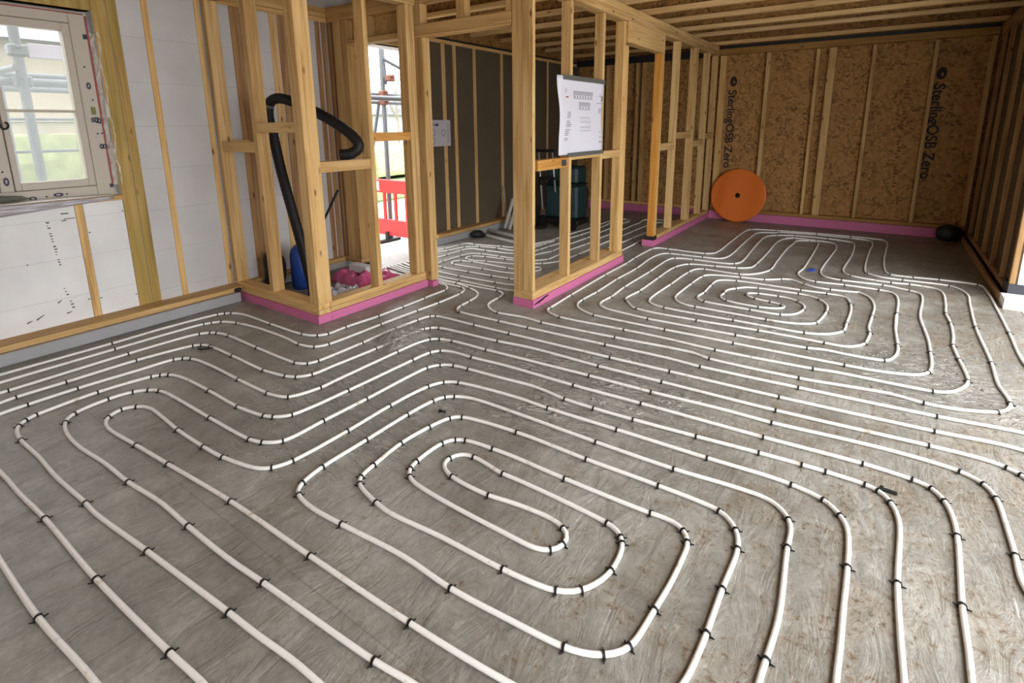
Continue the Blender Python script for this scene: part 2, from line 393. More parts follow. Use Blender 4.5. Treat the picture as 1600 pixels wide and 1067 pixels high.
lstud(1.755, 1.797); lstud(2.11, 2.152)
lstud(2.37, 2.415, mat=WB); lstud(2.418, 2.46, mat=WB)
lstud(2.70, 2.765); lstud(2.775, 2.85, mat=WB); lstud(3.14, 3.19, mat=WB); lstud(3.205, 3.255, mat=WB)
lstud(3.455, 3.498, z0=0.0)
lstud(4.462, 4.505, z0=0.0); lstud(4.815, 4.875); lstud(5.015, 5.07); lstud(5.395, 5.45); lstud(5.975, 6.035); lstud(6.58, 6.625); lstud(7.18, 7.225); lstud(7.78, 7.825)
box('sole_plate', -4.41, -4.18, -1.7, 2.14, 0.08, 0.118, WY, wall_left, BV)
box('sole_plate', -4.41, -4.27, 2.25, 3.24, 0.08, 0.118, WY, wall_left, BV)
box('sole_plate', -4.41, -4.20, 4.51, 8.12, 0.08, 0.118, WY, wall_left, BV)
box('top_plate', -4.41, -4.325, -1.7, 8.12, 2.31, 2.35, WY, wall_left, BV)
box('top_plate', -4.41, -4.325, -1.7, 4.46, 2.352, 2.435, WY, wall_left, BV)
box('rim_board', -4.41, -4.33, 4.465, 8.12, 2.375, 2.60, OSBD, wall_left)
box('membrane_line', -4.41, -4.328, 4.465, 8.12, 2.352, 2.374, BLACKM, wall_left)
box('lintel', -4.41, -4.328, -0.4, 1.46, 2.13, 2.31, WG, wall_left, BV)
box('door_head', -4.41, -4.328, 3.5, 4.46, 2.20, 2.31, WY, wall_left, BV)
box('noggin', -4.40, -4.29, 2.20, 2.40, 1.20, 1.285, WY, wall_left, BV)
bm = bmesh.new(); rnd = random.Random(2)
for (ya, za, yb, zb, n) in ((1.035, 0.80, 1.060, 0.52, 17), (1.06, 0.36, 1.085, 0.22, 7)):      # illegible stamped print
    for i in range(n):
        t = i / (n - 1); y = ya + (yb - ya) * t; z = za + (zb - za) * t
        if i % 5 == 3: continue
        prim_box(bm, -4.3325, -4.3313, y - .008, y + rnd.uniform(-.002, .010), z - .006, z + rnd.uniform(-.001, .004))
for (y, z, w, h) in ((1.13, .845, .02, .012), (1.15, .81, .03, .008), (1.12, .80, .012, .01)): prim_box(bm, -4.3325, -4.3313, y - w, y + w, z - h / 3, z + h / 3)
add('stamped_marks', bm, plain('dark_grey_ink', (0.12, 0.12, 0.13), 0.7), wall_left)
bm = bmesh.new()
for (y, z, L, a) in ((0.855, 0.185, .03, .3), (0.91, 0.20, .05, .5), (1.02, 0.275, .025, .5), (1.06, 0.19, .03, .2), (1.175, .25, .012, 0), (1.245, .24, .012, 0), (1.452, .21, .01, 0), (1.245, .70, .012, 0), (1.452, .82, .01, 0), (0.90, .55, .008, 0)):   # nicks cut in the boards
    d = Vector((0, math.cos(a), math.sin(a))) * L; p = Vector((-4.332, y, z)); prim_cyl(bm, p - d / 2, p + d / 2, .0045, 6, .002)
add('cut_marks', bm, plain('dark_nick', (0.06, 0.06, 0.06), 0.8), wall_left)
# back wall: OSB with studs
wall_back = struct(box('wall_back', -4.335, 1.02, 8.22, 8.30, 0.0, 2.66, OSB, origin=(-4.335, 8.22, 0)))
box('sole_plate', -2.05, 0.90, 8.13, 8.22, 0.115, 0.16, OSBE, wall_back, BV)
box('sole_plate', -4.18, -2.24, 8.13, 8.22, 0.115, 0.16, WX, wall_back, BV)
box('top_plate', -4.32, 0.90, 8.13, 8.22, 2.32, 2.40, OSBE, wall_back, BV)
for x0, x1 in ((-2.05, -1.965), (-1.45, -1.40), (-0.86, -0.82), (-0.72, -0.635), (-0.255, -0.215), (0.345, 0.385), (0.85, 0.89), (-2.7, -2.655), (-3.2, -3.155), (-3.3, -3.255), (-3.8, -3.755)):
    box('stud', x0, x1, 8.135, 8.22, 0.16, 2.31, WZ, wall_back, BV)
def text(s, size, M, mat, name, parent, target=None):
    cu = bpy.data.curves.new(name, 'FONT'); cu.body = s; cu.size = size; cu.extrude = 0.0004; cu.offset = 0.002 * size / 0.1
    o = bpy.data.objects.new(name, cu); COL.objects.link(o)
    bpy.context.view_layer.update()
    dg = bpy.context.evaluated_depsgraph_get()
    me = bpy.data.meshes.new_from_object(o.evaluated_get(dg))
    bpy.data.objects.remove(o); bpy.data.curves.remove(cu)
    xs = [v.co.x for v in me.vertices]; w = max(xs) - min(xs)
    k = 1.0 if target is None else target / w
    me.transform(M @ Matrix.Diagonal((k, k, 1, 1)))
    me.materials.append(mat)
    o = bpy.data.objects.new(name, me); COL.objects.link(o)
    o.parent = parent; c = world_loc(parent); me.transform(Matrix.Translation(-c)); o.location = (0, 0, 0)
    return o
for x0, zt, zb in ((-1.925, 1.845, 0.745), (0.395, 1.82, 0.70)):
    # reading downwards: text x axis -> -z, text y axis -> +x, facing -y
    M = Matrix(((0, 1, 0, x0), (0, 0, -1, 8.2185), (-1, 0, 0, zt), (0, 0, 0, 1)))
    text('SterlingOSB Zero', 0.13, M, INKB, 'printed_text', wall_back, zt - zb)
    bm = bmesh.new()
    n = 28; cx, cz = x0 + 0.055, zt + 0.115
    outer = [bm.verts.new((cx + 0.048 * math.cos(2 * math.pi * k / n), 8.2185, cz + 0.07 * math.sin(2 * math.pi * k / n))) for k in range(n)]
    inner = [bm.verts.new((cx + 0.008 + 0.011 * math.cos(2 * math.pi * k / n), 8.2185, cz - 0.012 + 0.02 * math.sin(2 * math.pi * k / n))) for k in range(n)]
    for k in range(n): bm.faces.new((outer[k], outer[(k + 1) % n], inner[(k + 1) % n], inner[k]))
    add('printed_logo', bm, INKB, wall_back)
bm = bmesh.new()
for i in range(46):   # illegible stamped print beside the middle studs
    z = 1.95 - i * 0.036 + random.uniform(-.008, .008); x = -0.935 + random.uniform(-.012, .012)
    if 1.55 < z < 1.72 or i % 7 == 6: continue
    prim_box(bm, x, x + random.uniform(0.012, 0.035), 8.2180, 8.2195, z, z + random.uniform(0.008, 0.02))
for i in range(40):
    z = 1.55 - i * 0.022; x = -0.775 + random.uniform(-.01, .01)
    if i % 6 == 5: continue
    prim_box(bm, x, x + random.uniform(0.015, 0.04), 8.2180, 8.2195, z, z + random.uniform(0.006, 0.014))
for i in range(34):
    z = 1.9 - i * 0.04; x = 0.12 + random.uniform(-.012, .012)
    if i % 9 > 6: continue
    prim_box(bm, x, x + random.uniform(0.02, 0.045), 8.2180, 8.2195, z, z + random.uniform(0.01, 0.022))
add('stamped_marks', bm, plain('faded_brown_ink', (0.16, 0.06, 0.02), 0.8), wall_back)
box('black_membrane_and_shade', -4.32, -2.10, 8.115, 8.13, 2.30, 2.40, BLACKM, wall_back)
box('black_membrane_and_shade', -2.05, 0.90, 8.15, 8.219, 2.402, 2.44, BLACKM, wall_back)  # black strip drawn in for the shadowed gap above the boards
# right wall: timber browned to carry its shade, dark sheathing, ends at the garden opening
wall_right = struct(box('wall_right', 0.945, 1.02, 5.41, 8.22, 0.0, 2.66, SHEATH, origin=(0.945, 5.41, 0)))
box('outer_insulation', 1.02, 1.32, 5.61, 8.30, -0.02, 2.66, EPSW, wall_right)
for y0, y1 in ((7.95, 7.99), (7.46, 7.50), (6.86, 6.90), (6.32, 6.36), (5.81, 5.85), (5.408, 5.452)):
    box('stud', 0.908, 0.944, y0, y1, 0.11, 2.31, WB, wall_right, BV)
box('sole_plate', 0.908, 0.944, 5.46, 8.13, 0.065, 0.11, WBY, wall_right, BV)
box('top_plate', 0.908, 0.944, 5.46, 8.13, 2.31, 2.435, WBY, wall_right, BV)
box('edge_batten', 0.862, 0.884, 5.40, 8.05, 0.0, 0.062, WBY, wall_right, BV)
box('base_foam', 0.868, 7.0, 5.21, 5.395, 0.0, 0.08, EPSB, wall_right)
box('damp_course', 0.905, 7.0, 5.396, 5.60, 0.0, 0.155, plain('dark_slate_membrane', (0.035, 0.037, 0.045), 0.5), wall_right)
box('return_wall', 0.955, 7.0, 5.405, 5.60, 0.156, 3.4, EPSB, wall_right)
box('threshold', 0.972, 1.9, 4.2, 5.205, -0.019, 0.004, CONC, wall_right)
wall_front = struct(box('wall_front', -4.6, 1.02, -1.8, -1.7, 0.0, 2.66, OSB))
# ceiling: deck on I-joists
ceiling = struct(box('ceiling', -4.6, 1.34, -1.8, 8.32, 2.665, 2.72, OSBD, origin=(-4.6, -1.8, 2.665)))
for y in (8.02, 7.13, 6.59, 5.96, 5.37, 4.81, 4.21, 3.61, 2.98, 2.38, 1.78, 1.18, 0.58, -0.02, -0.62, -1.22):
    bm = bmesh.new()
    prim_box(bm, -4.32, 0.995, y - 0.035, y + 0.035, 2.442, 2.487, 0.003)
    prim_box(bm, -4.32, 0.995, y - 0.035, y + 0.035, 2.62, 2.664, 0.003)
    j = add('joist', bm, WJ, ceiling, origin=(-4.32, y, 2.44))
    bm = bmesh.new(); prim_box(bm, -4.32, 0.995, y - 0.006, y + 0.006, 2.487, 2.62)
    add('web', bm, OSBD, j)
box('rim_board', -4.335, 1.0, 8.09, 8.215, 2.442, 2.664, OSBD, ceiling)
box('rim_board', 0.96, 1.0, -1.7, 8.08, 2.488, 2.62, OSBD, ceiling)
box('rim_beam', 0.90, 1.34, -1.7, 5.26, 2.40, 2.441, WY, ceiling)

# window in the left wall
window = empty('window_1', (-4.38, 0.42, 0.936)); window['kind'] = 'structure'
fx0, fx1 = -4.46, -4.385
boxes('window_frame', [(fx0, fx1, 1.345, 1.445, 0.936, 2.12), (fx0, fx1, -0.3, 1.345, 2.045, 2.12), (fx0, fx1, -0.3, 1.345, 0.936, 1.005), (fx0, fx1, -0.3, -0.2, 1.005, 2.045), (fx0, fx1, 0.86, 0.925, 1.005, 2.045)], WPAINT, window, 0.004)
def sash(y0, y1):
    s = boxes('sash', [(fx0 + 0.01, fx1 + 0.006, y1 - 0.04, y1, 1.008, 2.042), (fx0 + 0.01, fx1 + 0.006, y0, y0 + 0.03, 1.008, 2.042),
               (fx0 + 0.01, fx1 + 0.006, y0 + 0.03, y1 - 0.04, 1.995, 2.042), (fx0 + 0.01, fx1 + 0.006, y0 + 0.03, y1 - 0.04, 1.008, 1.055),
               (fx0 + 0.02, fx1, y0 + 0.03, y1 - 0.04, 1.487, 1.503)], WPAINT, window, 0.003)
    box('pane', fx0 + 0.035, fx0 + 0.041, y0 + 0.03, y1 - 0.04, 1.055, 1.995, GLASS, s)
sash(0.928, 1.342); sash(-0.197, 0.857)
boxes('seal_tape', [(fx1, fx1 + 0.003, 1.432, 1.444, 0.99, 2.10), (fx1, fx1 + 0.003, -0.3, 1.43, 2.104, 2.112)], REDT, window)
box('sill_board', -4.40, -4.29, -0.4, 1.458, 0.902, 0.934, WY, window, BV)
bm = bmesh.new()
for (y, z, a, b) in ((1.395, 1.66, .012, .022), (1.405, 1.44, .012, .02), (1.42, 1.435, .012, .02), (1.385, 1.44, .008, .016), (1.41, 1.265, .012, .018), (1.427, 1.265, .014, .016), (0.893, 1.07, .013, .026), (1.13, 0.965, .026, .012), (1.0, 0.955, .02, .012)):
    n = 16
    o_ = [bm.verts.new((fx1 + 0.0072, y + a * math.cos(2 * math.pi * k / n), z + b * math.sin(2 * math.pi * k / n))) for k in range(n)]
    i_ = [bm.verts.new((fx1 + 0.0072, y + .45 * a * math.cos(2 * math.pi * k / n), z + .5 * b * math.sin(2 * math.pi * k / n))) for k in range(n)]
    for k in range(n): bm.faces.new((o_[k], o_[(k + 1) % n], i_[(k + 1) % n], i_[k]))
for (y, z) in ((1.39, 1.78), (1.405, 1.57), (1.40, 1.35), (1.425, 1.352), (1.07, 0.96), (1.175, 0.965), (0.885, 1.13)):
    prim_cyl(bm, (fx1, y, z), (fx1 + 0.0074, y, z), 0.005, 8)
prim_box(bm, fx1, fx1 + 0.007, 1.41, 1.432, 1.955, 1.985); prim_box(bm, fx1, fx1 + 0.007, 1.42, 1.44, 0.985, 1.01)
add('tape_logo', bm, INK, window)
box('tape_logo', fx1 + .001, fx1 + 0.0075, 1.388, 1.41, 1.475, 1.525, plain('olive_ink', (0.20, 0.2, 0.06), 0.7), window)
bm = bmesh.new()
pts = [(-4.372, 0.905, 1.50), (-4.345, 0.905, 1.50), (-4.342, 0.906, 1.45), (-4.342, 0.909, 1.405), (-4.342, 0.925, 1.385), (-4.342, 0.943, 1.395), (-4.342, 0.946, 1.415), (-4.342, 0.934, 1.425)]
prim_tube(bm, catmull(pts, .006), 0.006, 8)
prim_box(bm, -4.379, -4.368, 0.88, 0.92, 1.46, 1.56)
add('handle', bm, BLACK, window)
# crinkled vapour film stuffed in the reveal
bm = bmesh.new(); rows = []
for i in range(40):
    z = 1.0 + i * 0.0255; w = 0.5 + 0.5 * math.sin(i * 0.55)
    rows.append([bm.verts.new((-4.384 + 0.062 * t + random.uniform(-.005, .005), 1.446 + 0.034 * t * (0.55 + .45 * w) + random.uniform(-.004, .004), z + random.uniform(-.006, .006))) for t in (0, .33, .66, 1)])
for a, b in zip(rows, rows[1:]):
    for k in range(3): bm.faces.new((a[k], a[k + 1], b[k + 1], b[k]))
o = add('reveal_film', bm, WHITEF, window); sm = o.modifiers.new('thick', 'SOLIDIFY'); sm.thickness = 0.0015

# ------------------------------------------------------------------ edge strips (upstands)
tag(box('edge_strip', -4.334, -4.152, -1.69, 2.11, 0.0, 0.079, STRIPG, bev=0.006), 'silver-grey edge strip on the floor below the white insulated window wall', 'edge strip')
tag(box('edge_strip', -4.334, -4.19, 4.47, 8.12, 0.0, 0.079, STRIPG, bev=0.004), 'grey edge strip under the hallway wall of dark insulation boards', 'edge strip')
tag(boxes('edge_strip', [(-4.26, -3.176, 2.138, 2.252, 0.0, 0.060), (-3.29, -3.172, 2.252, 3.25, 0.0, 0.060)], PINK), 'pink foam edge strip under the closet corner framing that holds the black hose', 'edge strip')
tag(box('edge_strip', -3.25, -3.120, 3.262, 3.325, 0.0, 0.048, PINK), 'short pink foam block under the timber jamb beside the closet framing', 'edge strip')
tag(boxes('edge_strip', [(-2.268, -2.078, 3.262, 4.985, 0.0, 0.066)], PINK), 'bright pink foam edge strip under the partition with the plan sheet', 'edge strip')
tag(boxes('edge_strip', [(-2.20, -2.062, 5.80, 8.12, 0.0, 0.072)], PINK), 'pink foam edge strip running from the doorway to the orange reel', 'edge strip')
tag(boxes('edge_strip', [(-2.058, 0.85, 8.11, 8.218, 0.0, 0.113)], PINK), 'long dusky pink edge strip along the foot of the wall with printed boards', 'edge strip')
tag(boxes('edge_strip', [(-4.17, -2.21, 8.11, 8.218, 0.0, 0.113)], PINK), 'pink edge strip seen through the doorway at the foot of the far room wall', 'edge strip')

# ------------------------------------------------------------------ closet framing (corner with the hose)
cl = empty('closet_framing', (-3.73, 2.6, 0.06), 'timber stud corner framing of a small closet around the black hose', 'stud framing')
def part(name, x0, x1, y0, y1, z0, z1, mat, parent): return box(name, x0, x1, y0, y1, z0, z1, mat, parent, BV)
part('sole_plate', -4.30, -3.18, 2.15, 2.25, 0.061, 0.098, WX, cl)
part('sole_plate', -4.30, -3.182, 2.152, 2.25, 0.099, 0.138, WX, cl)
part('sole_plate', -3.28, -3.18, 2.251, 3.245, 0.061, 0.098, WY, cl)
part('sole_plate', -3.28, -3.182, 2.251, 3.245, 0.099, 0.138, WY, cl)
for x0, x1 in ((-4.305, -4.262), (-3.79, -3.742)): part('stud', x0, x1, 2.152, 2.248, 0.138, 2.31, WZ, cl)
part('corner_post', -3.234, -3.181, 2.151, 2.266, 0.138, 2.31, WZ, cl)
part('corner_post', -3.285, -3.236, 2.155, 2.245, 0.138, 2.31, WZ, cl)
for y0, y1 in ((2.71, 2.752), (3.14, 3.182), (3.186, 3.228)): part('stud', -3.28, -3.182, y0, y1, 0.138, 2.31, WZ, cl)
part('top_plate', -4.30, -3.18, 2.15, 2.25, 2.311, 2.435, WX, cl)
part('top_plate', -3.28, -3.18, 2.251, 3.245, 2.311, 2.435, WY, cl)
part('noggin', -4.26, -3.792, 2.16, 2.24, 1.20, 1.275, WX, cl)
part('noggin', -3.740, -3.287, 2.155, 2.235, 1.345, 1.415, WX, cl)
part('noggin', -3.27, -3.185, 2.267, 2.708, 1.07, 1.145, WY, cl)
part('noggin', -3.27, -3.185, 2.753, 3.138, 1.27, 1.335, WOY, cl)
# back of the closet, with a doorway to the hall
cb = empty('closet_back_framing', (-3.7, 3.3, 0.06), 'timber doorway framing at the back of the closet facing the outside door', 'stud framing')
for x0, x1, m in ((-4.325, -4.283, WB), (-4.245, -4.15, WZ), (-4.146, -4.055, WZ)): part('stud', x0, x1, 3.262, 3.358, 0.118, 2.31, m, cb)
part('stud', -3.385, -3.30, 3.262, 3.358, 0.10, 2.31, WB, cb)
part('sole_plate', -4.325, -4.056, 3.258, 3.362, 0.075, 0.117, WX, cb)
part('header', -4.054, -3.387, 3.262, 3.358, 2.09, 2.135, WX, cb)
box('header_panel', -4.054, -3.387, 3.335, 3.358, 2.136, 2.31, OSBH, cb)
part('cripple_stud', -3.80, -3.757, 3.262, 3.333, 2.136, 2.31, WZ, cb)
part('top_plate', -4.325, -3.29, 3.262, 3.358, 2.311, 2.435, WX, cb)
tag(box('packer_block', -4.16, -4.045, 3.27, 3.35, 0.0, 0.074, BLACKM), 'black packer block under the door jamb at the back of the closet', 'packer')
# framing over the wide hall opening
of = empty('opening_framing', (-2.7, 3.3, 0.05), 'timber goalpost framing over the hallway opening, joining closet and partition', 'door framing')
part('jack_stud', -3.232, -3.142, 3.272, 3.358, 0.05, 2.09, WZ, of)
part('king_stud', -3.278, -3.236, 3.262, 3.358, 0.10, 2.31, WZ, of)
part('header', -3.234, -2.270, 3.266, 3.352, 2.092, 2.175, WX, of)
part('header_sheet', -3.234, -2.270, 3.262, 3.356, 2.077, 2.091, WX, of)
for x0, x1 in ((-3.232, -3.15), (-2.78, -2.70), (-2.32, -2.272)): part('cripple_stud', x0, x1, 3.272, 3.35, 2.176, 2.33, WZ, of)
part('top_plate', -3.278, -2.270, 3.262, 3.358, 2.331, 2.435, WX, of)
# long partition with doorway
pt = empty('stud_partition', (-2.13, 5.6, 0.07), 'long open timber stud partition with a doorway and the plan sheet', 'stud partition')
part('sole_plate', -2.262, -2.085, 3.262, 4.965, 0.067, 0.130, WY, pt)
part('sole_plate', -2.19, -2.068, 5.90, 8.12, 0.073, 0.120, WY, pt)
part('end_post', -2.172, -2.086, 3.264, 3.300, 0.131, 2.31, WZ, pt)
part('end_post', -2.264, -2.174, 3.266, 3.300, 0.131, 2.31, WZ, pt)
part('end_post', -2.262, -2.176, 3.302, 3.343, 0.131, 2.31, WZ, pt)
for y0, y1 in ((3.812, 3.852), (4.392, 4.432), (4.828, 4.868)): part('stud', -2.172, -2.086, y0, y1, 0.130, 2.31, WZ, pt)
part('door_jamb', -2.172, -2.086, 4.870, 4.950, 0.130, 2.10, WZ, pt)
part('door_jamb', -2.150, -2.068, 5.805, 5.845, 0.115, 2.12, WO, pt)
part('door_jamb', -2.150, -2.068, 5.847, 5.888, 0.121, 2.31, WZ, pt)
for y0, y1 in ((6.385, 6.428), (7.05, 7.093), (7.10, 7.143), (7.645, 7.688), (8.075, 8.118)): part('stud', -2.152, -2.068, y0, y1, 0.120, 2.31, WZ, pt)
part('top_plate', -2.19, -2.068, 3.262, 8.12, 2.312, 2.372, WY, pt)
part('top_plate', -2.19, -2.072, 3.262, 8.12, 2.374, 2.438, WY, pt)
box('header_panel', -2.155, -2.060, 4.872, 5.845, 2.122, 2.310, OSBH, pt, BV)
n1 = part('noggin', -2.165, -2.092, 3.345, 3.810, 1.045, 1.125, WOY, pt)
box('nail_plate', -2.0925, -2.089, 3.70, 3.77, 1.06, 1.11, plain('dark_nail_plate', (0.05, 0.05, 0.06), 0.4), n1)
part('noggin', -2.165, -2.092, 3.854, 4.390, 1.10, 1.17, WY, pt)
part('noggin', -2.165, -2.092, 4.434, 4.826, 1.075, 1.145, WY, pt)
part('noggin', -2.145, -2.075, 5.890, 6.383, 1.085, 1.165, WY, pt)
part('noggin', -2.145, -2.075, 6.430, 7.048, 1.20, 1.28, WY, pt)
part('noggin', -2.145, -2.075, 7.145, 7.643, 1.085, 1.165, WY, pt)
part('noggin', -2.145, -2.075, 7.690, 8.073, 1.17, 1.25, WY, pt)
tag(box('packer_block', -2.17, -2.062, 5.80, 5.90, 0.073, 0.114, BLACKM), 'small black packer under the orange-tinted door jamb of the partition', 'packer')

